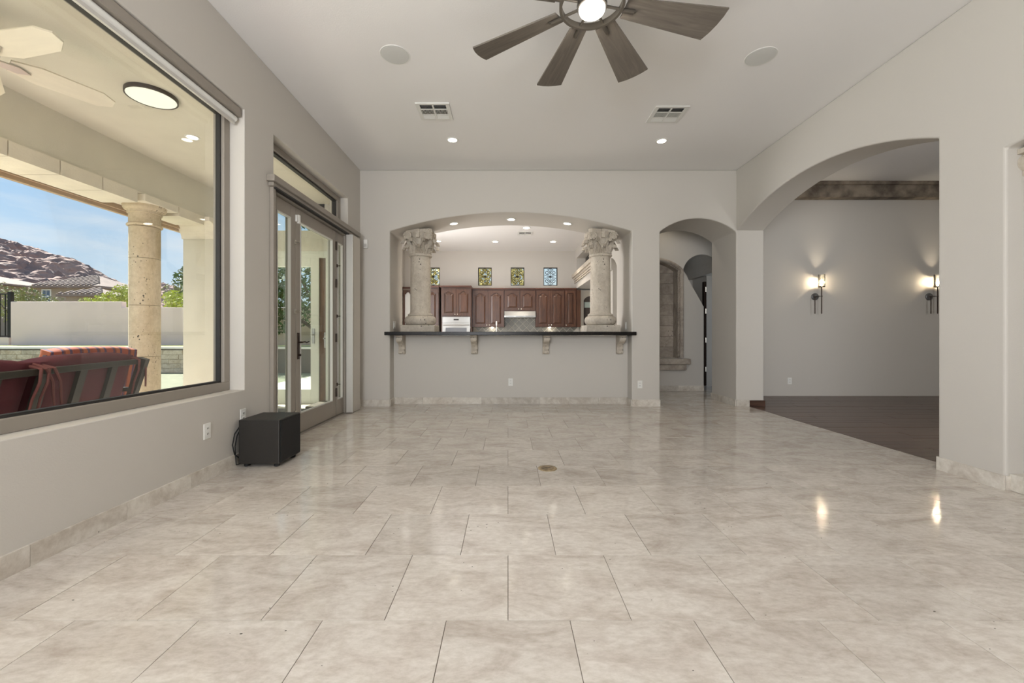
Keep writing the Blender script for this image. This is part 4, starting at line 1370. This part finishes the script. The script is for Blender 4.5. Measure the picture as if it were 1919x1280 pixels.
# kitchen windows with iron scrollwork
def scroll_window(idx, a, b):
    w = thing('window_%d' % idx, ['small scrollwork window behind the left column', 'small scrollwork window above the left wall cabinets', 'small scrollwork window above the range hood', 'small bright scrollwork window at the right of the kitchen wall'][idx - 5], 'window', kind='structure')
    z0, z1 = 2.49, 3.02
    yc = kw + 0.07
    MB().box(a, b, yc - 0.03, yc + 0.03, z0, z0 + 0.022).box(a, b, yc - 0.03, yc + 0.03, z1 - 0.022, z1).box(a, a + 0.022, yc - 0.03, yc + 0.03, z0, z1).box(b - 0.022, b, yc - 0.03, yc + 0.03, z0, z1).build('frame', IRON, w)
    B(a + 0.02, b - 0.02, yc + 0.02, yc + 0.025, z0 + 0.02, z1 - 0.02).build('pane', ART_GLASS, w)
    cx_, cz_ = (a + b) / 2, (z0 + z1) / 2
    for sx in (-1, 1):
        for sz in (-1, 1):
            pts = []
            for k in range(26):
                ang = k / 25 * 1.6 * 2 * PI + PI * 0.5
                r = 0.078 * (1 - k / 25 * 0.75)
                pts.append((cx_ + sx * (0.09 + r * math.cos(ang)), yc, cz_ + sz * (0.125 + r * math.sin(ang))))
            pts = [(cx_ + sx * 0.015, yc, cz_ + sz * 0.235), (cx_ + sx * 0.05, yc, cz_ + sz * 0.22)] + pts
            MB().tube(pts, 0.0085, 6).build('scroll', IRON, w, smooth=True)
            pts = [(cx_ + sx * 0.01, yc, cz_ + sz * 0.01), (cx_ + sx * 0.05, yc, cz_ + sz * 0.035), (cx_ + sx * 0.11, yc, cz_ + sz * 0.03), (cx_ + sx * 0.165, yc, cz_ + sz * 0.045)]
            MB().tube(pts, 0.008, 6).build('leaf_stem', IRON, w, smooth=True)
    MB().box(cx_ - 0.09, cx_ + 0.09, yc - 0.008, yc + 0.008, cz_ - 0.008, cz_ + 0.008).box(cx_ - 0.007, cx_ + 0.007, yc - 0.008, yc + 0.008, z0, z1).lathe([(0, -0.015), (0.025, 0), (0, 0.015)], cx_, yc, cz_, 10, 'Y').build('centre_bar', IRON, w)


for i, (a, b) in enumerate(kwin):
    scroll_window(5 + i, a, b)

# ------------------------------------------------------------------ patio
struct(B(-5.4, XL - 0.25, -6, 12.3, -0.3, -0.07).build('patio_floor', PAVER), 'pale patio paving outside the window', 'patio')
pf = bpy.data.objects['patio_floor']
pm_ = MB().cbox(-0.298, 0.298, -0.298, 0.298, -0.02, 0, 0.004).mesh('paver', PAVER)
for i in range(5):
    for j in range(12):
        piece('paver', pm_, pf, (-2.75 - i * 0.6, 1.2 + j * 0.6, -0.05))
struct(B(-4.5, XL - 0.25, -3.3, 7.3, 3.2, 3.4).build('ceiling_patio', STUCCO), 'cream stucco patio ceiling', 'ceiling')
pb_ = B(-4.76, -4.33, -6, 7.3, 2.74, 3.6).build('patio_beam', STUCCO)
struct(pb_, 'cream stucco patio beam carried by the round column', 'beam')
yy = 4.86
i = 0
lm = MB().box(-0.205, 0.205, -0.205, 0.205, -0.07, 0.07).mesh('lintel_stone', LINTEL)
while yy > -1.5:
    piece('lintel_stone', lm, pb_, (-4.52, yy - 0.21, 2.67))
    yy -= 0.421
piece('lintel_stone', MB().box(-0.2, 0.2, -0.22, 0.22, -0.06, 0.06).mesh('lintel_stone', LINTEL), pb_, (-4.52, 5.70, 2.68))
gt = MB().box(-4.88, -4.76, -6, 7.3, 2.60, 2.72).box(-4.84, -4.79, -6, 7.3, 2.56, 2.60)
struct(gt.build('trim_5', pbr('brown_fascia', (176, 152, 124), 0.8, var=0.05)), 'brown gutter fascia along the outer edge of the patio roof', 'trim')
pc = thing('patio_column', 'round pitted cream stone column on the patio', 'column', (-4.53, 5.2, -0.05))
B(-0.25, 0.25, -0.25, 0.25, 0, 0.14).build('plinth', PATIO_ST, pc, bevel=0.01)
MB().lathe([(0.21, 0.14)] + [(0.185 + 0.040 * math.cos(-PI / 2 + PI * k / 10), 0.20 + 0.055 * math.sin(-PI / 2 + PI * k / 10)) for k in range(11)] + [(0.165, 0.27)], seg=40).build('base_ring', PATIO_ST, pc, smooth=True)
zc = [0.26, 0.84, 1.47, 2.05, 2.44]
for a, b in zip(zc, zc[1:]):
    MB().lathe([(0.152, a + 0.002), (0.155, a + 0.005), (0.155, b - 0.005), (0.152, b - 0.002)], seg=48).build('drum', PATIO_ST, pc, smooth=True)
MB().ring(0, 0, 2.46, 0.160, 0.018, 48, 10).build('astragal', PATIO_ST, pc, smooth=True)
MB().lathe([(0.157, 2.45), (0.157, 2.60), (0.172, 2.605), (0.172, 2.63), (0.178, 2.64)] + [(0.178 + 0.036 * math.sin(PI / 2 * k / 6), 2.64 + 0.05 * (1 - math.cos(PI / 2 * k / 6))) for k in range(1, 7)] + [(0.218, 2.70)], seg=48).build('echinus', PATIO_ST, pc, smooth=True)
B(-0.22, 0.22, -0.25, 0.25, 2.70, 2.788).build('abacus', LINTEL, pc, bevel=0.004)
# engaged pilaster with flared capital where the colonnade meets the house
pp = thing('patio_pilaster', 'plain cream stucco pilaster with flared stone capital on the patio', 'pilaster', (0, 0, 0))
B(-4.76, -3.9, 6.10, 6.5, -0.05, 2.74).build('shaft', STUCCO, pp, bevel=0.01)
flare = [(-4.30, 2.50), (-4.74, 2.50)] + [(-4.74 - 0.16 * (1 - math.cos(PI / 2 * k / 8)), 2.50 + 0.30 * math.sin(PI / 2 * k / 8)) for k in range(1, 9)] + [(-4.90, 2.88), (-4.30, 2.88)]
cap = MB()
rows = []
for k in range(10):
    s = k / 9
    o_ = 0.16 * (1 - math.cos(PI / 2 * s))
    rows.append((2.46 + 0.22 * math.sin(PI / 2 * s), o_))
rows.append((2.74, 0.16))
for (za, oa), (zb, ob) in zip(rows, rows[1:]):
    cap.add([(-4.77 - oa, 6.09 - oa, za), (-4.25, 6.09 - oa, za), (-4.25, 6.3, za), (-4.77 - oa, 6.3, za),
             (-4.77 - ob, 6.09 - ob, zb), (-4.25, 6.09 - ob, zb), (-4.25, 6.3, zb), (-4.77 - ob, 6.3, zb)],
            [(0, 1, 5, 4), (1, 2, 6, 5), (3, 0, 4, 7)])
cap.build('capital', LINTEL, pp, smooth=True)
# patio ceiling fixtures
fl_ = thing('patio_flush_light', 'round flush patio ceiling light with dark rim', 'ceiling light', (-3.18, 3.72, 3.2))
MB().lathe([(0.178, -0.03), (0.182, -0.036), (0.19, -0.033), (0.19, 0.0), (0.178, 0.0)], seg=40).build('rim', BRONZE, fl_, smooth=True)
MB().lathe([(0, -0.036), (0.178, -0.031), (0.178, -0.01), (0, -0.01)], seg=40).build('diffuser', emit('opal_diffuser', (236, 238, 228), 0.45), fl_)
downlight('recessed light in the cream patio ceiling', (-3.42, 4.515, 3.2), PATIO_LAMP, 'recessed patio lights', r=0.07)
downlight('recessed light added to brighten the far end of the patio', (-3.42, 5.9, 3.2), PATIO_LAMP, 'recessed patio lights', r=0.07)  # extra lamp put in to lift the dark patio end
downlight('recessed light in the patio ceiling out of view', (-3.42, 1.5, 3.2), PATIO_LAMP, 'recessed patio lights', r=0.07)
pfan = thing('patio_fan', 'cream patio ceiling fan with broad blades at the left edge', 'ceiling fan', (-3.43, 2.66, 3.2))
MB().lathe([(0, 0), (0.07, 0), (0.06, -0.05), (0.02, -0.07), (0, -0.07)], seg=24).build('canopy', BRONZE, pfan, smooth=True)
MB().cyl((0, 0, -0.06), (0, 0, -0.24), 0.013, 10).build('downrod', BRONZE, pfan)
MB().lathe([(0, -0.20), (0.09, -0.21), (0.12, -0.25), (0.12, -0.31), (0.08, -0.36), (0, -0.37)], seg=28).build('motor_housing', BRONZE, pfan, smooth=True)
pbm = MB().prism([(0.16, -0.05), (0.16, 0.05), (0.30, 0.085), (0.62, 0.075), (0.70, 0.03), (0.70, -0.03), (0.62, -0.075), (0.30, -0.085)], 'XY', -0.006, 0.006).mesh('blade', FANWHITE)
irm = MB().prism([(0.08, -0.02), (0.08, 0.02), (0.20, 0.03), (0.26, 0.0), (0.20, -0.03)], 'XY', -0.02, -0.008).mesh('blade_iron', NICKEL)
for k in range(5):
    a = math.radians(72 * k + 62)
    o = piece('blade', pbm, pfan, (0, 0, -0.33))
    o.rotation_euler = (Matrix.Rotation(a, 3, 'Z') @ Matrix.Rotation(math.radians(-20), 3, 'X')).to_euler()
    o = piece('blade_iron', irm, pfan, (0, 0, -0.33))
    o.rotation_euler = (Matrix.Rotation(a, 3, 'Z') @ Matrix.Rotation(math.radians(-20), 3, 'X')).to_euler()

# patio end: header and white glazed door beside a brown wooden door
pe = thing('door_3', 'white framed glass door closing the end of the patio', 'door', kind='structure')
PY = 6.72
MB().box(-4.3, -2.44, PY, PY + 0.15, 2.41, 2.74).build('header', STUCCO, pe)
MB().box(-4.3, -3.05, PY, PY + 0.1, 2.30, 2.41).box(-3.183, -3.08, PY, PY + 0.08, -0.05, 2.30).box(-4.3, -4.12, PY, PY + 0.08, -0.05, 2.30).box(-4.12, -3.183, PY, PY + 0.08, 2.16, 2.30).box(
    -4.12, -3.183, PY, PY + 0.08, -0.05, 0.18).build('frame', OUTWHITE, pe, bevel=0.004)
B(-4.13, -3.18, PY + 0.03, PY + 0.036, 0.16, 2.18).build('pane', GLASS, pe)
MB().box(-3.155, -3.115, PY - 0.012, PY, 0.92, 1.16).cyl((-3.135, PY - 0.01, 1.06), (-3.135, PY - 0.06, 1.06), 0.01).build('handle', NICKEL, pe)
dw = thing('door_4', 'brown wooden door at the end of the patio', 'door', kind='structure')
MB().box(-3.045, -2.935, PY + 0.02, PY + 0.08, -0.04, 2.30).build('leaf', DOORWOOD, dw)
MB().box(-3.078, -3.045, PY - 0.01, PY + 0.1, -0.05, 2.36).box(-3.045, -2.45, PY - 0.01, PY + 0.095, 2.30, 2.405).box(-2.935, -2.45, PY - 0.01, PY + 0.1, -0.05, 2.30).build('frame', OUTWHITE, dw)
MB().box(-2.965, -2.945, PY + 0.005, PY + 0.02, 0.85, 1.10).cyl((-2.955, PY + 0.01, 1.0), (-2.955, PY - 0.04, 1.0), 0.01).build('handle', NICKEL, dw)
mt = B(-3.7, -2.9, 5.3, 6.2, -0.05, -0.035)
tag(mt.build('door_mat', pbr('charcoal_mat', (92, 88, 86), 0.95, var=0.15, scale=20), bevel=0.004), 'charcoal door mat on the patio paving', 'mat')

# ------------------------------------------------------------------ patio sofa seen from behind
sofa_dir = Vector((-3.07 + 2.79, 3.46 - 2.456, 0)).normalized()
ang = math.atan2(sofa_dir.y, sofa_dir.x) - PI / 2
sf = thing('patio_sofa', 'dark metal patio sofa with maroon cushions seen from behind', 'sofa', (-3.21, 3.48, -0.05), ang)
# local: +Y towards the far end (end at 0), -X is the seat side, the back leans out to +X
def back_x(z):
    return 0.0 + (z - 0.42) * 0.26


SL = 2.0
MB().box(back_x(0.88) - 0.02, back_x(0.88) + 0.02, -SL, 0, 0.865, 0.905).build('top_rail', SOFAMETAL, sf, bevel=0.004)
MB().box(-0.02, 0.02, -SL, 0, 0.36, 0.40).box(-0.70, -0.66, -SL, 0, 0.36, 0.40).build('seat_rail', SOFAMETAL, sf)
for yy in (-0.36, -0.69, -1.02, -1.35, -1.68):
    m = MB().prism([(-0.01, 0.38), (0.015, 0.38), (back_x(0.88) + 0.015, 0.87), (back_x(0.88) - 0.01, 0.87)], 'XZ', yy - 0.035, yy + 0.035)
    m.build('back_slat', SOFAMETAL, sf)
for yy in (-SL + 0.02, -0.02):
    m = MB().prism([(-0.02, 0.0), (0.03, 0.0), (0.035, 0.38), (back_x(0.9) + 0.055, 0.90), (back_x(0.9) - 0.0, 0.92), (-0.015, 0.40)], 'XZ', yy - 0.03, yy + 0.03)
    m.build('rear_leg', SOFAMETAL, sf)
    MB().box(-0.70, -0.65, yy - 0.03, yy + 0.03, 0, 0.66).build('front_leg', SOFAMETAL, sf)
    MB().box(-0.70, back_x(0.66), yy - 0.035, yy + 0.035, 0.64, 0.67).build('armrest', SOFAMETAL, sf)


def cushion(x0, x1, y0, y1, z0, z1, lean=0.0, n=10, puff=0.02):
    """a soft box, swelling towards its middle"""
    m = MB()
    faces = []
    def pt_(u, v, w):
        x = x0 + (x1 - x0) * u
        y_ = y0 + (y1 - y0) * v
        z = z0 + (z1 - z0) * w
        e_ = lambda s: 1 - (2 * s - 1) ** 4
        x += (2 * u - 1) * puff * e_(v) * e_(w)
        z += (2 * w - 1) * puff * e_(u) * e_(v)
        y_ += (2 * v - 1) * puff * 0.6 * e_(u) * e_(w)
        return (x + lean * (z - z0), y_, z)
    R_ = [i / n for i in range(n + 1)]
    for w in (0, 1):
        m.grid([[pt_(u, v, w) for u in R_] for v in R_])
        m.grid([[pt_(u, w, v) for u in R_] for v in R_])
        m.grid([[pt_(w, u, v) for u in R_] for v in R_])
    return m


for j in range(2):
    y1 = -0.06 - j * 1.0
    y0 = y1 - 0.94
    cushion(-0.17, -0.025, y0, y1, 0.46, 0.94, 0.25, puff=0.035).build('back_cushion', CUSH, sf, smooth=True, weld=True)
    cushion(-0.70, -0.06, y0, y1, 0.40, 0.52, 0.0, puff=0.025).build('seat_cushion', CUSHTOP, sf, smooth=True, weld=True)
    xb = back_x(0.86)
    for s, yb in ((-1, y0), (1, y1)):
        for q in range(2):
            dy = 0.02 * (q * 2 - 1)
            pts = [(xb - 0.05, yb + dy, 0.93), (xb + 0.035, yb + dy, 0.90), (xb + 0.045, yb + dy * 2.5, 0.82), (xb + 0.03, yb + dy * 4, 0.73), (xb + 0.02, yb + dy * 5, 0.62 + 0.05 * q)]
            MB().tube(pts, [0.010, 0.010, 0.008, 0.007, 0.006], 6).build('tie', STRAP, sf, smooth=True)
# sheet of cushion cloth visible between the slats is the back of the cushions
ch = thing('patio_chair', 'patio armchair with an orange striped cushion facing the house', 'chair', (-4.27, 4.02, -0.05), math.radians(-104))
for sx in (-0.33, 0.33):
    MB().prism([(0.26, 0), (0.31, 0), (0.31, 0.40), (0.40, 0.93), (0.36, 0.93), (0.26, 0.42)], 'YZ', sx - 0.025, sx + 0.025).build('rear_leg', pbr('navy_metal', (34, 36, 58), 0.4) if sx < 0 else MATS['navy_metal'], ch)
    MB().box(sx - 0.025, sx + 0.025, -0.34, -0.29, 0, 0.62).box(sx - 0.03, sx + 0.03, -0.34, 0.33, 0.62, 0.65).build('armrest', MATS['navy_metal'], ch)
B(-0.33, 0.33, -0.32, 0.30, 0.34, 0.38).build('seat_frame', MATS['navy_metal'], ch)
cushion(-0.30, 0.30, -0.34, 0.24, 0.38, 0.50, puff=0.02).build('seat_cushion', STRIPED, ch, smooth=True, weld=True)
bk = cushion(-0.34, 0.34, -0.06, 0.06, 0, 0.50, puff=0.025)
bk.xf(Matrix.Rotation(PI / 2, 4, 'Z'))
bko = bk.build('back_cushion', STRIPED, ch, smooth=True, weld=True)
bko.location = (0, 0.26, 0.48)
bko.rotation_euler = (Matrix.Rotation(math.radians(-12), 3, 'X') @ Matrix.Rotation(-PI / 2, 3, 'Z')).to_euler()

# ------------------------------------------------------------------ garden
LZ = 0.70
RY = 12.4
struct(B(-40, -3.4, RY + 0.25, 24, 0.3, LZ).build('lawn', LAWN), 'bright raised lawn behind the low stone wall', 'lawn')
struct(B(-40, -5.4, -8, RY, -0.3, -0.07).build('garden_ground', pbr('synthetic_turf', (118, 120, 96), 0.95, var=0.1, scale=6)), 'pale turf strip in front of the low stone wall', 'ground')
rw_ = B(-40, -3.4, RY + 0.03, RY + 0.3, -0.2, LZ - 0.06).build('retaining_wall', GROUT)
struct(rw_, 'low stone veneer retaining wall at the lawn edge', 'wall')
random.seed(11)
vmesh = {}
for r in range(5):
    x = -20.0 - random.random() * 0.3
    while x < -5.0:
        w = random.choice((0.3, 0.45, 0.6))
        if w not in vmesh:
            vmesh[w] = MB().cbox(-w / 2 + 0.004, w / 2 - 0.004, -0.065, 0.065, 0, 0.05, 0.006).xf(Matrix.Rotation(PI / 2, 4, 'X')).mesh('stone', VENEER)
        if -17 < x < -8.5:
            piece('stone', vmesh[w], rw_, (x + w / 2, RY + 0.04 + random.uniform(-0.008, 0.0), 0.0 + r * 0.135 + 0.0))
        x += w
capm = MB().box(-0.498, 0.498, -0.02, 0.34, 0, 0.06).mesh('cap_stone', LINTEL)
for i in range(16):
    piece('cap_stone', capm, rw_, (-21 + i * 1.0, RY, LZ - 0.06))
GY = 14.7
gw = MB().prism([(-17.55, LZ - 0.3), (-17.55, 2.24), (-13.65, 2.24), (-13.65, 2.03), (-6.0, 2.03), (-6.0, LZ - 0.3)], 'XZ', GY, GY + 0.22)
tag(gw.build('garden_wall', GARDENW, bevel=0.02), 'long grey stucco garden wall with a stepped top', 'garden wall', kind='structure')
fe = thing('iron_fence', 'black iron bar fence left of the garden wall', 'fence', (-17.6, GY + 0.1, LZ + 0.27))
B(-5.0, 0.05, -0.15, 0.15, -0.5, 0).build('fence_base', GARDENW, fe)
B(-0.12, 0.0, -0.05, 0.05, 0, 1.62).build('post', IRON, fe)
B(-5.0, -0.1, -0.02, 0.02, 1.52, 1.56).build('top_rail', IRON, fe)
B(-5.0, -0.1, -0.02, 0.02, 0.03, 0.07).build('bottom_rail', IRON, fe)
pk = B(-0.012, 0.012, -0.012, 0.012, 0.02, 1.55).mesh('picket', IRON)
for i in range(24):
    piece('picket', pk, fe, (-0.25 - i * 0.19, 0, 0))
struct(B(-400, 60, 24, 420, -1.0, 0.6).build('desert_ground', DESERT), 'dry desert ground beyond the garden', 'ground')

# ------------------------------------------------------------------ plants
def leaves(n, centres, size, seed):
    rnd = random.Random(seed)
    m = MB()
    for _ in range(n):
        cx_, cy_, cz_, r = rnd.choice(centres)
        while True:
            d = Vector((rnd.uniform(-1, 1), rnd.uniform(-1, 1), rnd.uniform(-1, 1)))
            if 0.25 < d.length < 1:
                break
        p = Vector((cx_, cy_, cz_)) + d * r
        u = Vector((rnd.uniform(-1, 1), rnd.uniform(-1, 1), rnd.uniform(-1, 1))).normalized()
        v = u.cross(Vector((rnd.uniform(-1, 1), rnd.uniform(-1, 1), rnd.uniform(-1, 1)))).normalized()
        s = size * rnd.uniform(0.6, 1.3)
        m.add([p - u * s, p - v * s * 0.4, p + u * s, p + v * s * 0.4], [(0, 1, 2, 3)])
    return m


def plant(name, label, cat, base, centres, n, size, mat, seed, trunk=0.08, group='garden plants'):
    t = thing(name, label, cat, base, 0, group)
    tr = MB()
    top_ = max(c[2] for c in centres)
    for c in centres:
        tr.tube([(0, 0, -0.3), (c[0] * 0.25, c[1] * 0.25, c[2] * 0.5), (c[0], c[1], c[2])], [trunk, trunk * 0.6, trunk * 0.15], 6)
    tr.build('trunk', BARK, t)
    fo_ = leaves(n, centres, size, seed).build('foliage', mat, t)
    fo_['kind'] = 'stuff'
    return t


def at(px, py, Y):
    return ((px - 952) / FPX * Y, Y, CAM_H + (628 - py) / FPX * Y)


plant('shrub', 'bright yellow green shrub behind the garden wall left of the patio column', 'shrub', (-16.1, 17.0, 0.6), [(0, 0, 1.7, 0.55), (0.3, 0.1, 2.1, 0.45), (0.6, 0.2, 1.6, 0.6), (-0.5, 0, 1.6, 0.5), (0.9, 0, 1.9, 0.5), (-1.1, 0.1, 1.5, 0.5), (-1.7, 0, 1.35, 0.45)], 3400, 0.06, LEAF_Y, 1)
plant('tree', 'loose grey green tree seen between column and pilaster', 'tree', (-14.3, 19.0, 0.6), [(0, 0, 3.0, 0.7), (0.8, 0.2, 2.7, 0.75), (0.3, 0, 3.6, 0.5), (1.4, 0, 3.2, 0.7), (-0.7, 0, 2.4, 0.6), (1.0, 0, 1.9, 0.8)], 2200, 0.075, LEAF_D, 2)
plant('shrub', 'yellow green shrub below the loose tree right of the column', 'shrub', (-13.3, 17.0, 0.6), [(0, 0, 1.5, 0.6), (0.7, 0.1, 1.2, 0.6), (-0.4, 0.1, 1.9, 0.4), (0.9, 0, 1.6, 0.5)], 2200, 0.06, LEAF_Y, 3)
plant('shrub', 'hazy green bush behind the iron fence at the left edge', 'shrub', (-20.4, 17.5, 0.6), [(0, 0, 1.5, 0.7), (1.0, 0.2, 1.6, 0.55), (1.6, 0, 1.4, 0.5), (-1.0, 0, 1.9, 0.8), (0.3, 0, 2.0, 0.5)], 2600, 0.06, LEAF_D, 4)
plant('shrub', 'low olive bush in front of the neighbouring house', 'shrub', (-18.5, 18.0, 0.6), [(0.2, 0, 1.1, 0.45), (0.9, 0.2, 1.15, 0.45), (1.5, 0, 1.3, 0.45), (2.1, 0, 1.5, 0.45)], 2200, 0.055, LEAF_D, 5)
plant('tree', 'dense green tree seen through the patio doors', 'tree', (-5.9, 13.4, 0.6), [(0, 0, 3.2, 1.1), (0.9, 0.3, 2.4, 0.9), (-0.9, 0, 2.5, 1.0), (0.2, 0, 1.4, 0.9), (-1.4, 0.2, 1.3, 0.8), (1.2, 0, 1.3, 0.7), (0.1, 0, 4.1, 0.7)], 5200, 0.09, LEAF_G, 6, 0.12)
plant('tree', 'second green tree at the far side of the doors view', 'tree', (-8.8, 13.5, 0.6), [(0, 0, 2.9, 1.0), (0.7, 0.3, 2.1, 0.9), (-0.9, 0, 2.2, 0.9), (0.2, 0, 1.2, 0.9)], 3600, 0.09, LEAF_G, 8, 0.12)
plant('tree', 'yellow green tree outside the small kitchen windows', 'tree', (-1.6, 15.2, -0.1), [(0, 0, 3.3, 0.9), (1.0, 0, 3.4, 0.8), (1.9, 0, 3.3, 0.75), (-0.9, 0, 3.3, 0.8), (0.6, 0, 2.4, 0.7)], 3200, 0.09, LEAF_P, 9, 0.1)

# ------------------------------------------------------------------ neighbouring houses and the hills
def house(label, base, w, d, hw, roof_h, over=0.6, window=None):
    t = thing('house', label, 'house', base)
    B(-w / 2, w / 2, -d / 2, d / 2, -2.6, hw).build('walls', HOUSEW, t)
    a, b = w / 2 + over, d / 2 + over
    rg_ = max(0.2, a - b)
    rf = MB().add([(-a, -b, hw), (a, -b, hw), (a, b, hw), (-a, b, hw), (-rg_, 0, hw + roof_h), (rg_, 0, hw + roof_h),
                   (-a, -b, hw - 0.18), (a, -b, hw - 0.18), (a, b, hw - 0.18), (-a, b, hw - 0.18)],
                  [(0, 1, 5, 4), (1, 2, 5), (2, 3, 4, 5), (3, 0, 4), (0, 6, 7, 1), (1, 7, 8, 2), (2, 8, 9, 3), (3, 9, 6, 0), (6, 9, 8, 7)])
    ro_ = rf.build('roof', ROOFT, t)
    n = int(a * 2 / 0.45)
    for i in range(n):                                   # rolls of barrel tile running down the front slope
        x = -a + (i + 0.5) * 2 * a / n
        s = 1.0
        if abs(x) > rg_:
            s = (a - abs(x)) / (a - rg_)
        if s < 0.08:
            continue
        MB().tube([(x, -b, hw + 0.02), (x, -b + b * s, hw + 0.02 + roof_h * s)], 0.11, 6).build('tile_course', ROOFT, ro_)
    if window:
        x, z, ww, wh = window
        fr_ = B(x - ww / 2 - 0.08, x + ww / 2 + 0.08, -d / 2 - 0.05, -d / 2, z - 0.08, z + wh + 0.08).build('window', OUTWHITE, t)
        for sx in (0, 1):
            for sz in (0, 1):
                B(x - ww / 2 + sx * ww / 2 + 0.03, x + sx * ww / 2 - 0.03, -d / 2 - 0.06, -d / 2 - 0.04, z + sz * wh / 2 + 0.03, z + (sz + 1) * wh / 2 - 0.03).build('pane', pbr('far_glass', (78, 96, 116), 0.1) if 'far_glass' not in MATS else MATS['far_glass'], fr_)
    return t


house('tan neighbouring house with a pale tiled hip roof and small window', (-39.6, 40, 2.0), 5.6, 5.0, 3.45, 1.25, 0.5, (-1.9, 1.9, 0.7, 1.2))
house('low tiled roof wing right of the neighbouring house', (-34.4, 35.0, 1.3), 2.9, 2.4, 3.05, 0.6, 0.4)
house('upper house with tiled roof at the left edge of the window', (-58.5, 47, 2.2), 8.0, 6.0, 4.4, 1.1, 0.7)


def ridge(name, label, seed, x_pts, y0, depth, mat, rough):
    """a rocky hill from a skyline of (x, height) points"""
    rnd = random.Random(seed)
    from mathutils import noise
    nx, ny = 190, 70
    x0, x1 = x_pts[0][0], x_pts[-1][0]
    def sky(x):
        for (a, ha), (b, hb) in zip(x_pts, x_pts[1:]):
            if a <= x <= b:
                s = (x - a) / (b - a)
                return ha + (hb - ha) * s
        return 0
    P = []
    for j in range(ny):
        v = j / (ny - 1)
        env = math.sin(min(1, v / 0.62) * PI / 2) if v < 0.62 else math.cos((v - 0.62) / 0.38 * PI / 2)
        rw = []
        for i in range(nx):
            x = x0 + (x1 - x0) * i / (nx - 1)
            yv = y0 + depth * v
            z = sky(x) * env
            nn = noise.fractal(Vector((x * 0.05, yv * 0.05, seed)), 0.9, 2.0, 7)
            nn2 = noise.fractal(Vector((x * 0.25, yv * 0.25, seed + 5)), 0.9, 2.0, 5)
            z += (nn * 0.8 + nn2 * 0.75) * rough * (0.25 + env) * (1 if v < 0.6 else 0.6)
            rw.append((x, yv, z))
        P.append(rw)
    m = MB().grid(P)
    # closed underneath so that the hill is a body
    m.add([(x0, y0, -3), (x1, y0, -3), (x1, y0 + depth, -3), (x0, y0 + depth, -3)], [(0, 1, 2, 3)])
    o = m.build(name, mat, smooth=False)
    return struct(o, label, 'hill')


HY = 200
ridge('hill', 'rocky brown desert hill behind the houses', 3, [(-420, 100), (-330, 68), (-296, 57), (-275, 52), (-247, 42), (-225, 29), (-205, 19), (-188, 10), (-165, 0)], HY - 62, 160, ROCK, 3.2)
ridge('hill', 'smaller distant rocky ridge at the right of the hill', 9, [(-330, 0), (-300, 22), (-272, 36), (-258, 39), (-243, 35), (-225, 29), (-190, 12), (-150, 0)], 262, 90, ROCK, 2.4)
